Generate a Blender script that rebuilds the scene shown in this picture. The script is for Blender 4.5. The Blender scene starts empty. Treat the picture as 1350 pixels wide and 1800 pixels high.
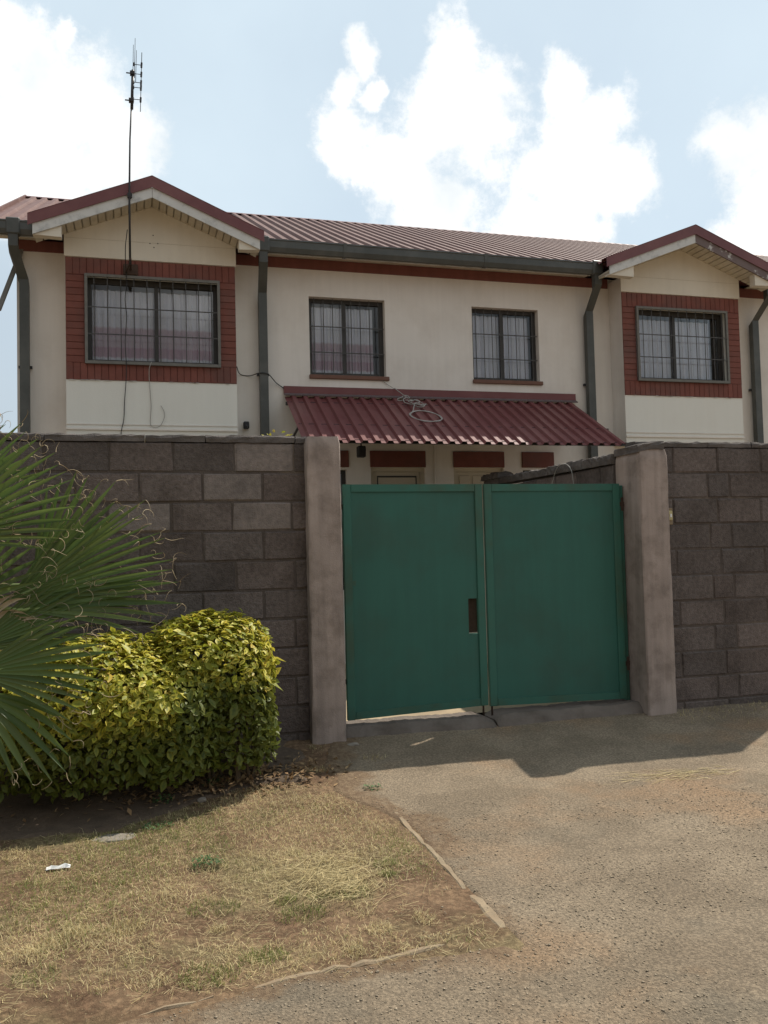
import bpy, bmesh, math, random
import numpy as np
from mathutils import Vector, Matrix

random.seed(7)
rng = np.random.default_rng(7)
scene = bpy.context.scene
COL = scene.collection

# ------------------------------------------------------------------ camera
cam_d = bpy.data.cameras.new("camera")
cam = bpy.data.objects.new("camera", cam_d)
COL.objects.link(cam)
yaw, pitch, roll = (math.radians(a) for a in (15.881, 2.675, -1.432))
fwd = Vector((math.sin(yaw) * math.cos(pitch), math.cos(yaw) * math.cos(pitch), math.sin(pitch)))
r0 = Vector((math.cos(yaw), -math.sin(yaw), 0))
u0 = r0.cross(fwd)
rt = r0 * math.cos(roll) + u0 * math.sin(roll)
up = -r0 * math.sin(roll) + u0 * math.cos(roll)
m = Matrix((rt, up, -fwd)).transposed().to_4x4()
m.translation = (0, 0, 1.46)
cam.matrix_world = m
cam_d.sensor_fit = 'HORIZONTAL'
cam_d.sensor_width = 36
cam_d.lens = 36 * 1550 / 1350
cam_d.clip_start = 0.05
cam_d.clip_end = 3000
scene.camera = cam

# ------------------------------------------------------------------ light
SUN_EL, SUN_AZ = math.radians(52.5), math.radians(56.8)      # azimuth from +Y towards +X
sun_dir = Vector((math.sin(SUN_AZ) * math.cos(SUN_EL), math.cos(SUN_AZ) * math.cos(SUN_EL), math.sin(SUN_EL)))
sd = bpy.data.lights.new("sun", 'SUN')
sd.energy = 5.0
sd.angle = math.radians(0.6)
sd.color = (1.0, 0.93, 0.82)
sun = bpy.data.objects.new("sun", sd)
COL.objects.link(sun)
sun.rotation_euler = sun_dir.to_track_quat('Z', 'Y').to_euler()
sun.location = sun_dir * 60

scene.view_settings.view_transform = 'Standard'
scene.view_settings.look = 'None'
scene.view_settings.gamma = 1
scene.view_settings.use_curve_mapping = False
scene.view_settings.exposure = 0.12
scene.cycles.max_bounces = 8
scene.cycles.transparent_max_bounces = 12
scene.cycles.use_denoising = True

world = bpy.data.worlds.new("World")
scene.world = world
world.use_nodes = True
wn, wl = world.node_tree.nodes, world.node_tree.links
wn.clear()


def N(nodes, t, **kw):
    n = nodes.new(t)
    for k, v in kw.items():
        setattr(n, k, v)
    return n


def build_world():
    out = N(wn, 'ShaderNodeOutputWorld')
    bg = N(wn, 'ShaderNodeBackground')
    bg.inputs['Strength'].default_value = 0.088
    wl.new(bg.outputs[0], out.inputs[0])
    sky = N(wn, 'ShaderNodeTexSky')
    sky.sky_type = 'NISHITA'
    sky.sun_disc = False
    sky.sun_elevation = SUN_EL
    sky.sun_rotation = SUN_AZ
    sky.altitude = 1700
    sky.air_density = 1.0
    sky.dust_density = 2.0
    sky.ozone_density = 1.0
    tc = N(wn, 'ShaderNodeTexCoord')
    # warped direction
    nz = N(wn, 'ShaderNodeTexNoise')
    nz.inputs['Scale'].default_value = 13.0
    nz.inputs['Detail'].default_value = 7.0
    nz.inputs['Roughness'].default_value = 0.58
    wl.new(tc.outputs['Generated'], nz.inputs['Vector'])
    sub = N(wn, 'ShaderNodeVectorMath', operation='SUBTRACT')
    wl.new(nz.outputs['Color'], sub.inputs[0])
    sub.inputs[1].default_value = (0.5, 0.5, 0.5)
    mad = N(wn, 'ShaderNodeVectorMath', operation='MULTIPLY_ADD')
    wl.new(sub.outputs[0], mad.inputs[0])
    mad.inputs[1].default_value = (0.085, 0.085, 0.085)
    wl.new(tc.outputs['Generated'], mad.inputs[2])
    norm = N(wn, 'ShaderNodeVectorMath', operation='NORMALIZE')
    wl.new(mad.outputs[0], norm.inputs[0])
    blobs = [(-0.088, 0.894, 0.440, 0.0680), (-0.036, 0.897, 0.441, 0.0550), (-0.091, 0.919, 0.383, 0.0740), (-0.015, 0.909, 0.417, 0.0420),
             (-0.115, 0.866, 0.487, 0.0400), (-0.064, 0.862, 0.503, 0.0140), (-0.115, 0.903, 0.413, 0.0580),
             (0.218, 0.839, 0.498, 0.0198), (0.212, 0.857, 0.470, 0.0180), (0.240, 0.846, 0.476, 0.0126), (0.220, 0.873, 0.435, 0.0333), (0.312, 0.813, 0.492, 0.0360), (0.325, 0.836, 0.443, 0.0639),
             (0.273, 0.873, 0.404, 0.0432), (0.366, 0.824, 0.433, 0.0198), (0.313, 0.880, 0.357, 0.0495), (0.238, 0.881, 0.410, 0.0198),
             (0.412, 0.783, 0.466, 0.0279), (0.460, 0.773, 0.437, 0.0315), (0.440, 0.805, 0.396, 0.0549), (0.485, 0.792, 0.371, 0.0378),
             (0.393, 0.854, 0.342, 0.0432), (0.447, 0.828, 0.339, 0.0468),
             (0.566, 0.722, 0.398, 0.0370), (0.602, 0.715, 0.356, 0.0480), (0.593, 0.697, 0.403, 0.0350), (0.603, 0.732, 0.316, 0.0390)]
    # the same kind of heaps elsewhere round the sky
    for k in range(13):
        az = math.radians(60 + 285 * (k + random.random() * .8) / 13)
        el = math.radians(random.uniform(12, 62))
        c = (math.sin(az) * math.cos(el), math.cos(az) * math.cos(el), math.sin(el))
        if Vector(c).angle(sun_dir) < 0.5:
            continue
        blobs.append(c + (random.uniform(.09, .2),))
    prev = None
    for (x, y, z, r) in blobs:
        d = N(wn, 'ShaderNodeVectorMath', operation='DISTANCE')
        wl.new(norm.outputs[0], d.inputs[0])
        d.inputs[1].default_value = Vector((x, y, z)).normalized()
        q = N(wn, 'ShaderNodeMath', operation='DIVIDE')
        wl.new(d.outputs['Value'], q.inputs[0])
        q.inputs[1].default_value = r
        if prev is None:
            prev = q
        else:
            mn = N(wn, 'ShaderNodeMath', operation='SMOOTH_MIN')
            wl.new(prev.outputs[0], mn.inputs[0])
            wl.new(q.outputs[0], mn.inputs[1])
            mn.inputs[2].default_value = 0.25
            prev = mn
    # fine ragged edge
    n2 = N(wn, 'ShaderNodeTexNoise')
    n2.inputs['Scale'].default_value = 21.0
    n2.inputs['Detail'].default_value = 8.0
    n2.inputs['Roughness'].default_value = 0.70
    wl.new(tc.outputs['Generated'], n2.inputs['Vector'])
    m2 = N(wn, 'ShaderNodeMath', operation='MULTIPLY_ADD')
    wl.new(n2.outputs['Fac'], m2.inputs[0])
    m2.inputs[1].default_value = 1.9
    wl.new(prev.outputs[0], m2.inputs[2])
    mask = N(wn, 'ShaderNodeMapRange', interpolation_type='SMOOTHSTEP')
    wl.new(m2.outputs[0], mask.inputs['Value'])
    mask.inputs['From Min'].default_value = 2.26
    mask.inputs['From Max'].default_value = 1.46
    # thin veil of high haze
    n3 = N(wn, 'ShaderNodeTexNoise')
    n3.inputs['Scale'].default_value = 3.2
    n3.inputs['Detail'].default_value = 6.0
    wl.new(tc.outputs['Generated'], n3.inputs['Vector'])
    veil = N(wn, 'ShaderNodeMapRange')
    wl.new(n3.outputs['Fac'], veil.inputs['Value'])
    veil.inputs['From Min'].default_value = 0.3
    veil.inputs['From Max'].default_value = 0.75
    veil.inputs['To Min'].default_value = 0.80
    veil.inputs['To Max'].default_value = 1.0
    # the haze scatters forward: whiter towards the sun
    dt = N(wn, 'ShaderNodeVectorMath', operation='DOT_PRODUCT')
    wl.new(tc.outputs['Generated'], dt.inputs[0])
    dt.inputs[1].default_value = sun_dir
    fw = N(wn, 'ShaderNodeMapRange')
    wl.new(dt.outputs['Value'], fw.inputs['Value'])
    fw.inputs['From Min'].default_value = -0.2
    fw.inputs['From Max'].default_value = 0.62
    fw.inputs['To Min'].default_value = 0.0
    fw.inputs['To Max'].default_value = 1.0
    hz = N(wn, 'ShaderNodeMix', data_type='RGBA')
    wl.new(fw.outputs[0], hz.inputs[0])
    hz.inputs[6].default_value = (2.85, 2.8, 2.72, 1)
    hz.inputs[7].default_value = (7.7, 9.1, 10.1, 1)
    mixv = N(wn, 'ShaderNodeMix', data_type='RGBA')
    wl.new(veil.outputs[0], mixv.inputs[0])
    wl.new(sky.outputs[0], mixv.inputs[6])
    wl.new(hz.outputs[2], mixv.inputs[7])
    # cloud tone, a little greyer where thick
    tone = N(wn, 'ShaderNodeMix', data_type='RGBA')
    n4 = N(wn, 'ShaderNodeTexNoise')
    n4.inputs['Scale'].default_value = 8.0
    n4.inputs['Detail'].default_value = 5.0
    wl.new(tc.outputs['Generated'], n4.inputs['Vector'])
    t4 = N(wn, 'ShaderNodeMapRange')
    wl.new(n4.outputs['Fac'], t4.inputs['Value'])
    t4.inputs['From Min'].default_value = .36
    t4.inputs['From Max'].default_value = .56
    wl.new(t4.outputs[0], tone.inputs[0])
    tone.inputs[6].default_value = (9.3, 9.9, 10.2, 1)
    tone.inputs[7].default_value = (12.6, 12.5, 12.3, 1)
    mixc = N(wn, 'ShaderNodeMix', data_type='RGBA')
    wl.new(mask.outputs[0], mixc.inputs[0])
    wl.new(mixv.outputs[2], mixc.inputs[6])
    wl.new(tone.outputs[2], mixc.inputs[7])
    wl.new(mixc.outputs[2], bg.inputs['Color'])


build_world()

# ------------------------------------------------------------------ helpers


def tag(o, label=None, cat=None, group=None, kind=None):
    if label:
        o['label'] = label
    if cat:
        o['category'] = cat
    if group:
        o['group'] = group
    if kind:
        o['kind'] = kind
    return o


def link(name, mesh, parent=None):
    o = bpy.data.objects.new(name, mesh)
    COL.objects.link(o)
    if parent is not None:
        o.parent = parent
        if parent.location.length:
            o.matrix_parent_inverse = Matrix.Translation(-root_loc(parent))
    return o


def root_loc(o):
    v = Vector((0, 0, 0))
    while o is not None:
        v = v + Vector(o.location)
        if o.parent is not None:
            v = v + o.matrix_parent_inverse.translation
        o = o.parent
    return v


def empty(name, loc=(0, 0, 0), label=None, cat=None, group=None):
    o = bpy.data.objects.new(name, None)
    COL.objects.link(o)
    o.location = loc
    o.empty_display_size = .1
    return tag(o, label, cat, group)


class MB:
    """collects polygons and links them as one mesh"""

    def __init__(self):
        self.v, self.f = [], []

    def poly(self, pts):
        n = len(self.v)
        self.v += [tuple(p) for p in pts]
        self.f.append(tuple(range(n, n + len(pts))))
        return self

    def add(self, vs, fs):
        n = len(self.v)
        self.v += [tuple(p) for p in vs]
        self.f += [tuple(i + n for i in q) for q in fs]
        return self

    def box(self, x0, x1, y0, y1, z0, z1):
        vs = [(x, y, z) for x in (x0, x1) for y in (y0, y1) for z in (z0, z1)]
        return self.add(vs, [(0, 1, 3, 2), (4, 6, 7, 5), (0, 4, 5, 1), (2, 3, 7, 6), (0, 2, 6, 4), (1, 5, 7, 3)])

    def cbox(self, x0, x1, y0, y1, z0, z1, c=.006):
        """box with chamfered edges"""
        vs, idx = [], {}
        for ix, X in enumerate((x0, x1)):
            for iy, Y in enumerate((y0, y1)):
                for iz, Z in enumerate((z0, z1)):
                    sx, sy, sz = (1 - 2 * ix) * c, (1 - 2 * iy) * c, (1 - 2 * iz) * c
                    idx[ix, iy, iz, 'x'] = len(vs); vs.append((X, Y + sy, Z + sz))
                    idx[ix, iy, iz, 'y'] = len(vs); vs.append((X + sx, Y, Z + sz))
                    idx[ix, iy, iz, 'z'] = len(vs); vs.append((X + sx, Y + sy, Z))
        f = []
        for a in (0, 1):
            f.append([idx[a, 0, 0, 'x'], idx[a, 0, 1, 'x'], idx[a, 1, 1, 'x'], idx[a, 1, 0, 'x']][::(1 if a == 0 else -1)])
            f.append([idx[0, a, 0, 'y'], idx[1, a, 0, 'y'], idx[1, a, 1, 'y'], idx[0, a, 1, 'y']][::(1 if a == 0 else -1)])
            f.append([idx[0, 0, a, 'z'], idx[0, 1, a, 'z'], idx[1, 1, a, 'z'], idx[1, 0, a, 'z']][::(1 if a == 0 else -1)])
            for b in (0, 1):
                f.append([idx[a, b, 0, 'x'], idx[a, b, 1, 'x'], idx[a, b, 1, 'y'], idx[a, b, 0, 'y']])
                f.append([idx[a, 0, b, 'x'], idx[a, 1, b, 'x'], idx[a, 1, b, 'z'], idx[a, 0, b, 'z']])
                f.append([idx[0, a, b, 'y'], idx[1, a, b, 'y'], idx[1, a, b, 'z'], idx[0, a, b, 'z']])
        for a in (0, 1):
            for b in (0, 1):
                for d in (0, 1):
                    f.append([idx[a, b, d, 'x'], idx[a, b, d, 'y'], idx[a, b, d, 'z']])
        return self.add(vs, f)

    def bar(self, p0, p1, r, n=6, r1=None):
        p0, p1 = Vector(p0), Vector(p1)
        return self.tube([p0, p1], [r, r if r1 is None else r1], n)

    def tube(self, pts, r, n=6, cap=True):
        pts = [Vector(p) for p in pts]
        k = len(pts)
        rs = r if isinstance(r, (list, tuple)) else [r] * k
        base = len(self.v)
        prevx = None
        for i, p in enumerate(pts):
            t = (pts[min(i + 1, k - 1)] - pts[max(i - 1, 0)])
            t = t.normalized() if t.length > 1e-9 else Vector((0, 0, 1))
            ref = Vector((0, 0, 1)) if abs(t.z) < .9 else Vector((1, 0, 0))
            x = prevx - t * prevx.dot(t) if prevx is not None else ref.cross(t)
            if x.length < 1e-6:
                x = ref.cross(t)
            x.normalize()
            prevx = x
            y = t.cross(x)
            for j in range(n):
                a = 2 * math.pi * (j + .5) / n
                self.v.append(tuple(p + (x * math.cos(a) + y * math.sin(a)) * rs[i]))
        for i in range(k - 1):
            for j in range(n):
                a, b = base + i * n + j, base + i * n + (j + 1) % n
                self.f.append((a, b, b + n, a + n))
        if cap:
            self.f.append(tuple(base + j for j in range(n))[::-1])
            self.f.append(tuple(base + (k - 1) * n + j for j in range(n)))
        return self

    def prism(self, outline, axis, a0, a1):
        """extrude a closed outline of (p,q) along axis from a0 to a1; axis 'x': (y,z), 'y': (x,z), 'z': (x,y)"""
        def P(p, q, a):
            return {'x': (a, p, q), 'y': (p, a, q), 'z': (p, q, a)}[axis]
        n = len(outline)
        vs = [P(p, q, a0) for p, q in outline] + [P(p, q, a1) for p, q in outline]
        fs = [tuple(range(n))[::-1], tuple(range(n, 2 * n))] + [(i, (i + 1) % n, n + (i + 1) % n, n + i) for i in range(n)]
        return self.add(vs, fs)

    def mesh(self, name):
        me = bpy.data.meshes.new(name)
        me.from_pydata(self.v, [], self.f)
        bm = bmesh.new()
        bm.from_mesh(me)
        bmesh.ops.recalc_face_normals(bm, faces=bm.faces)
        bm.to_mesh(me)
        bm.free()
        return me

    def build(self, name, mat, parent=None, smooth=False, **kw):
        me = self.mesh(name)
        me.materials.append(mat)
        if smooth:
            me.polygons.foreach_set('use_smooth', [True] * len(me.polygons))
        o = link(name, me, parent)
        tag(o, **kw)
        return o


def np_mesh(name, verts, faces, mat, smooth=False):
    """verts (n,3), faces (m,k) all with k corners"""
    me = bpy.data.meshes.new(name)
    verts = np.asarray(verts, np.float32)
    faces = np.asarray(faces, np.int32)
    mth, k = faces.shape
    me.vertices.add(len(verts))
    me.vertices.foreach_set('co', verts.ravel())
    me.loops.add(mth * k)
    me.loops.foreach_set('vertex_index', faces.ravel())
    me.polygons.add(mth)
    me.polygons.foreach_set('loop_start', np.arange(0, mth * k, k, dtype=np.int32))
    if smooth:
        me.polygons.foreach_set('use_smooth', np.ones(mth, bool))
    me.update(calc_edges=True)
    me.validate()
    me.materials.append(mat)
    return me


def vnoise(x, y, seed=0, s=1.0):
    """2d value noise in numpy"""
    x = np.asarray(x, float) * s + 1000.3
    y = np.asarray(y, float) * s + 1000.7
    xi, yi = np.floor(x).astype(np.int64), np.floor(y).astype(np.int64)
    fx, fy = x - xi, y - yi
    fx, fy = fx * fx * (3 - 2 * fx), fy * fy * (3 - 2 * fy)

    def hsh(a, b):
        h = (a * 374761393 + b * 668265263 + seed * 1442695041) & 0xffffffff
        h = ((h ^ (h >> 13)) * 1274126177) & 0xffffffff
        return ((h ^ (h >> 16)) & 0xffff) / 65535.0
    return (hsh(xi, yi) * (1 - fx) + hsh(xi + 1, yi) * fx) * (1 - fy) + (hsh(xi, yi + 1) * (1 - fx) + hsh(xi + 1, yi + 1) * fx) * fy


def fbm(x, y, seed=0, s=1.0, o=4):
    t, a, w = 0, 0.5, 0
    for k in range(o):
        t = t + a * vnoise(x, y, seed + k, s * 2 ** k)
        w += a
        a *= .5
    return t / w


# ------------------------------------------------------------------ materials
MATS = {}


def mat(name, col, rough=.8, var=.12, scale=6.0, bump=0.0, bscale=60.0, metallic=0.0, obj_var=0.0, isl_var=0.0,
        stain=None, stain_amt=0.0, stain_scale=2.0, col2=None, trans=0.0, spec=0.3, streak=0.0, thresh=(.45, .7)):
    """principled with noise tone, optional stains, vertical streaks, per-object / per-island tone, translucency"""
    mt = bpy.data.materials.new(name)
    mt.use_nodes = True
    nd, lk = mt.node_tree.nodes, mt.node_tree.links
    nd.clear()
    out = N(nd, 'ShaderNodeOutputMaterial')
    bs = N(nd, 'ShaderNodeBsdfPrincipled')
    bs.inputs['Roughness'].default_value = rough
    bs.inputs['Metallic'].default_value = metallic
    bs.inputs['Specular IOR Level'].default_value = spec
    geo = N(nd, 'ShaderNodeNewGeometry')

    def noise(sc, det=5, vec=None, ro=.55):
        n = N(nd, 'ShaderNodeTexNoise')
        n.inputs['Scale'].default_value = sc
        n.inputs['Detail'].default_value = det
        n.inputs['Roughness'].default_value = ro
        lk.new(vec if vec is not None else geo.outputs['Position'], n.inputs['Vector'])
        return n.outputs['Fac']

    def math_(op, a, b=None, c=None):
        n = N(nd, 'ShaderNodeMath', operation=op)
        for i, v in enumerate((a, b, c)):
            if v is None:
                continue
            if isinstance(v, (int, float)):
                n.inputs[i].default_value = v
            else:
                lk.new(v, n.inputs[i])
        return n.outputs[0]

    base = N(nd, 'ShaderNodeRGB')
    base.outputs[0].default_value = (*col, 1)
    c = base.outputs[0]

    def mixc(fac, a, b, blend='MIX'):
        n = N(nd, 'ShaderNodeMix', data_type='RGBA', blend_type=blend)
        if isinstance(fac, (int, float)):
            n.inputs[0].default_value = fac
        else:
            lk.new(fac, n.inputs[0])
        for i, v in ((6, a), (7, b)):
            if isinstance(v, tuple):
                n.inputs[i].default_value = (*v, 1)
            else:
                lk.new(v, n.inputs[i])
        return n.outputs[2]

    rnd = None
    if obj_var:
        oi = N(nd, 'ShaderNodeObjectInfo')
        rnd = oi.outputs['Random']
    if isl_var:
        r2 = geo.outputs['Random Per Island']
        rnd = r2 if rnd is None else math_('FRACT', math_('ADD', rnd, r2))
    if col2 is not None:
        src = rnd if rnd is not None else noise(stain_scale * .7, 4)
        mr = N(nd, 'ShaderNodeMapRange')
        lk.new(src, mr.inputs['Value'])
        if rnd is None:
            mr.inputs['From Min'].default_value, mr.inputs['From Max'].default_value = .35, .65
        c = mixc(mr.outputs[0], c, col2)
    if stain is not None:
        mr = N(nd, 'ShaderNodeMapRange')
        lk.new(noise(stain_scale, 7, ro=.62), mr.inputs['Value'])
        mr.inputs['From Min'].default_value, mr.inputs['From Max'].default_value = thresh
        mr.inputs['To Max'].default_value = stain_amt
        c = mixc(mr.outputs[0], c, stain)
    if streak:
        mp = N(nd, 'ShaderNodeMapping')
        mp.inputs['Scale'].default_value = (1, 1, .06)
        lk.new(geo.outputs['Position'], mp.inputs['Vector'])
        mr = N(nd, 'ShaderNodeMapRange')
        lk.new(noise(14, 5, mp.outputs[0]), mr.inputs['Value'])
        mr.inputs['From Min'].default_value, mr.inputs['From Max'].default_value = .35, .75
        mr.inputs['To Min'].default_value, mr.inputs['To Max'].default_value = 1.0, 1.0 - streak
        hs = N(nd, 'ShaderNodeHueSaturation')
        lk.new(c, hs.inputs['Color'])
        lk.new(mr.outputs[0], hs.inputs['Value'])
        c = hs.outputs[0]
    v = math_('MULTIPLY_ADD', noise(scale, 6), 2 * var * 1.6, 1 - var * 1.6)
    if rnd is not None:
        amt = max(obj_var, isl_var)
        r3 = math_('FRACT', math_('MULTIPLY', rnd, 7.31))
        v = math_('MULTIPLY', v, math_('MULTIPLY_ADD', r3, 2 * amt, 1 - amt))
    hs = N(nd, 'ShaderNodeHueSaturation')
    lk.new(c, hs.inputs['Color'])
    lk.new(v, hs.inputs['Value'])
    c = hs.outputs[0]
    lk.new(c, bs.inputs['Base Color'])
    if bump:
        b = N(nd, 'ShaderNodeBump')
        b.inputs['Strength'].default_value = 1.0
        b.inputs['Distance'].default_value = bump
        lk.new(noise(bscale, 6, ro=.6), b.inputs['Height'])
        lk.new(b.outputs[0], bs.inputs['Normal'])
    sh = bs.outputs[0]
    if trans:
        tr = N(nd, 'ShaderNodeBsdfTranslucent')
        lk.new(c, tr.inputs['Color'])
        mx = N(nd, 'ShaderNodeMixShader')
        mx.inputs[0].default_value = trans
        lk.new(sh, mx.inputs[1])
        lk.new(tr.outputs[0], mx.inputs[2])
        sh = mx.outputs[0]
    lk.new(sh, out.inputs[0])
    MATS[name] = mt
    return mt


CREAM = mat('cream_plaster', (.75, .705, .645), .9, .05, 1.3, .002, 90, stain=(.58, .52, .45), stain_amt=.45, stain_scale=1.6, streak=.06)
BAYC = mat('pale_plaster', (.74, .73, .67), .9, .05, 1.5, .0015, 90, stain=(.60, .57, .50), stain_amt=.3, stain_scale=1.5, streak=.03)
GABC = mat('gable_board', (.70, .65, .55), .85, .05, 1.5, .001, 70, stain=(.56, .50, .40), stain_amt=.3, stain_scale=1.8, streak=.06)
BRICK = mat('red_painted_brick', (.185, .064, .048), .75, .16, 9, .002, 120, obj_var=.08, stain=(.11, .07, .06), stain_amt=.6, stain_scale=2.2)
BRICKM = mat('brick_joint', (.145, .052, .042), .9, .15, 9, .002, 120)
REDBAND = mat('red_band', (.20, .075, .062), .8, .14, 3, .001, 60, streak=.2)
SILL = mat('sill_red', (.17, .09, .065), .85, .2, 8, .001, 60)
ROOF = mat('dusty_roof_sheet', (.158, .086, .075), .62, .16, 1.4, .0, 60, stain=(.24, .16, .135), stain_amt=.5, stain_scale=1.6, spec=.18)
BARGE = mat('maroon_flashing', (.150, .052, .056), .5, .12, 3, 0, 60, stain=(.24, .11, .10), stain_amt=.5, spec=.4)
AWN = mat('maroon_awning_sheet', (.150, .044, .043), .45, .10, 2, 0, 60, stain=(.20, .085, .08), stain_amt=.4, stain_scale=3, spec=.4)
WHITEB = mat('weathered_white_board', (.60, .60, .58), .7, .08, 4, .001, 80, stain=(.33, .34, .34), stain_amt=.8, stain_scale=7, thresh=(.5, .68))
PEELED = mat('peeled_board', (.17, .13, .125), .8, .15, 6, .001, 80, stain=(.55, .54, .52), stain_amt=.9, stain_scale=9, thresh=(.56, .62))
SOFFITB = mat('soffit_shadow_gap', (.42, .38, .30), .9, .1, 6)
SOFFIT = mat('soffit_board', (.58, .53, .43), .8, .06, 3, .001, 60, obj_var=.06, stain=(.40, .33, .24), stain_amt=.5, stain_scale=5)
GUTTER = mat('grey_green_gutter', (.068, .072, .066), .5, .2, 3, 0, 60, stain=(.12, .12, .11), stain_amt=.5, stain_scale=4, spec=.4)
FRAME = mat('dark_window_frame', (.050, .047, .044), .5, .15, 6)
BARF = mat('grey_bar_frame', (.155, .15, .135), .6, .2, 14)
BARS = mat('dark_bar_paint', (.075, .073, .07), .6, .2, 14)
ROOM = mat('dim_room', (.50, .47, .43), .9, .1, 2)
DOOR = mat('cream_door_paint', (.50, .44, .34), .6, .08, 3)
FLASHG = mat('grey_flashing_trim', (.13, .10, .10), .5, .15, 5)
BLOCK = mat('concrete_block', (.132, .110, .100), .95, .42, 30, .016, 80, obj_var=.20, stain=(.068, .052, .044), stain_amt=.7, stain_scale=2.6, col2=(.155, .122, .108))
BLOCKL = mat('pale_concrete_block', (.225, .188, .168), .95, .34, 20, .012, 95, obj_var=.12, stain=(.13, .11, .10), stain_amt=.6, stain_scale=6)
MORTAR = mat('wall_mortar', (.102, .082, .070), .95, .3, 12, .010, 90, stain=(.20, .16, .125), stain_amt=.8, stain_scale=1.9, thresh=(.56, .7))
COPE = mat('coping_concrete', (.105, .09, .082), .95, .3, 9, .008, 90, obj_var=.12, stain=(.19, .165, .15), stain_amt=.6, stain_scale=5)
PILLAR = mat('plastered_pillar', (.37, .30, .262), .95, .16, 4.5, .004, 90, stain=(.19, .148, .122), stain_amt=.6, stain_scale=5.5, streak=.30, thresh=(.46, .66))
THRESH = mat('threshold_concrete', (.155, .128, .108), .95, .22, 6, .006, 70, stain=(.095, .075, .06), stain_amt=.8, stain_scale=4)
GATE = mat('green_gate_paint', (.029, .118, .090), .5, .08, 2.0, .0016, 5, stain=(.036, .082, .060), stain_amt=.6, stain_scale=1.6, spec=.35, streak=.10)
GATEB = mat('green_gate_frame_paint', (.032, .122, .091), .45, .10, 4, .0004, 30, stain=(.055, .075, .042), stain_amt=.75, stain_scale=2.5, spec=.35)
RUST = mat('rusty_steel', (.065, .04, .028), .8, .3, 20)
DARKM = mat('dark_steel', (.035, .034, .036), .5, .2, 10)
CABLEB = mat('black_cable', (.03, .03, .03), .6)
CABLEW = mat('grey_white_cable', (.36, .34, .31), .6, .15, 20)
KERB = mat('kerb_concrete', (.265, .205, .135), .95, .3, 14, .004, 80, stain=(.21, .145, .09), stain_amt=.95, stain_scale=7)
PAPER = mat('white_paper', (.80, .79, .76), .6, .05, 20)
BELL = mat('old_cream_plastic', (.50, .43, .22), .5, .1, 20)
STONE = mat('pebble_stone', (.245, .20, .145), .95, .2, 40, isl_var=.22, col2=(.34, .275, .195))
CLOD = mat('field_stone', (.23, .20, .165), .95, .2, 20, .004, 60)
GRASSD = mat('dry_grass_blade', (.40, .31, .145), .75, .1, 3, isl_var=.38, col2=(.58, .49, .28), trans=.3)
GRASSG = mat('green_grass_blade', (.125, .165, .040), .7, .1, 3, isl_var=.3, col2=(.24, .24, .07), trans=.35)
WEED = mat('weed_leaf', (.055, .12, .045), .6, .1, 3, isl_var=.3, col2=(.10, .17, .055), trans=.3)
DRYLEAF = mat('dead_leaf', (.20, .115, .055), .8, .15, 20, isl_var=.35, col2=(.34, .23, .12), trans=.15)
PALM = mat('palm_leaf', (.075, .125, .030), .42, .12, 5, isl_var=.25, col2=(.125, .165, .045), trans=.42, spec=.35)
PALMP = mat('palm_petiole', (.20, .25, .08), .5, .15, 8, spec=.3)
PALMD = mat('dead_palm_fibre', (.36, .27, .16), .85, .2, 12, isl_var=.3, col2=(.50, .41, .27), trans=.2)
BARK = mat('bark', (.12, .09, .065), .95, .3, 10, .01, 30)
TREEL = mat('conifer_leaf', (.05, .075, .035), .7, .1, 3, isl_var=.3, col2=(.09, .11, .05), trans=.25)
TWIG = mat('hedge_stem', (.11, .08, .05), .9, .2, 20)


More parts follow.
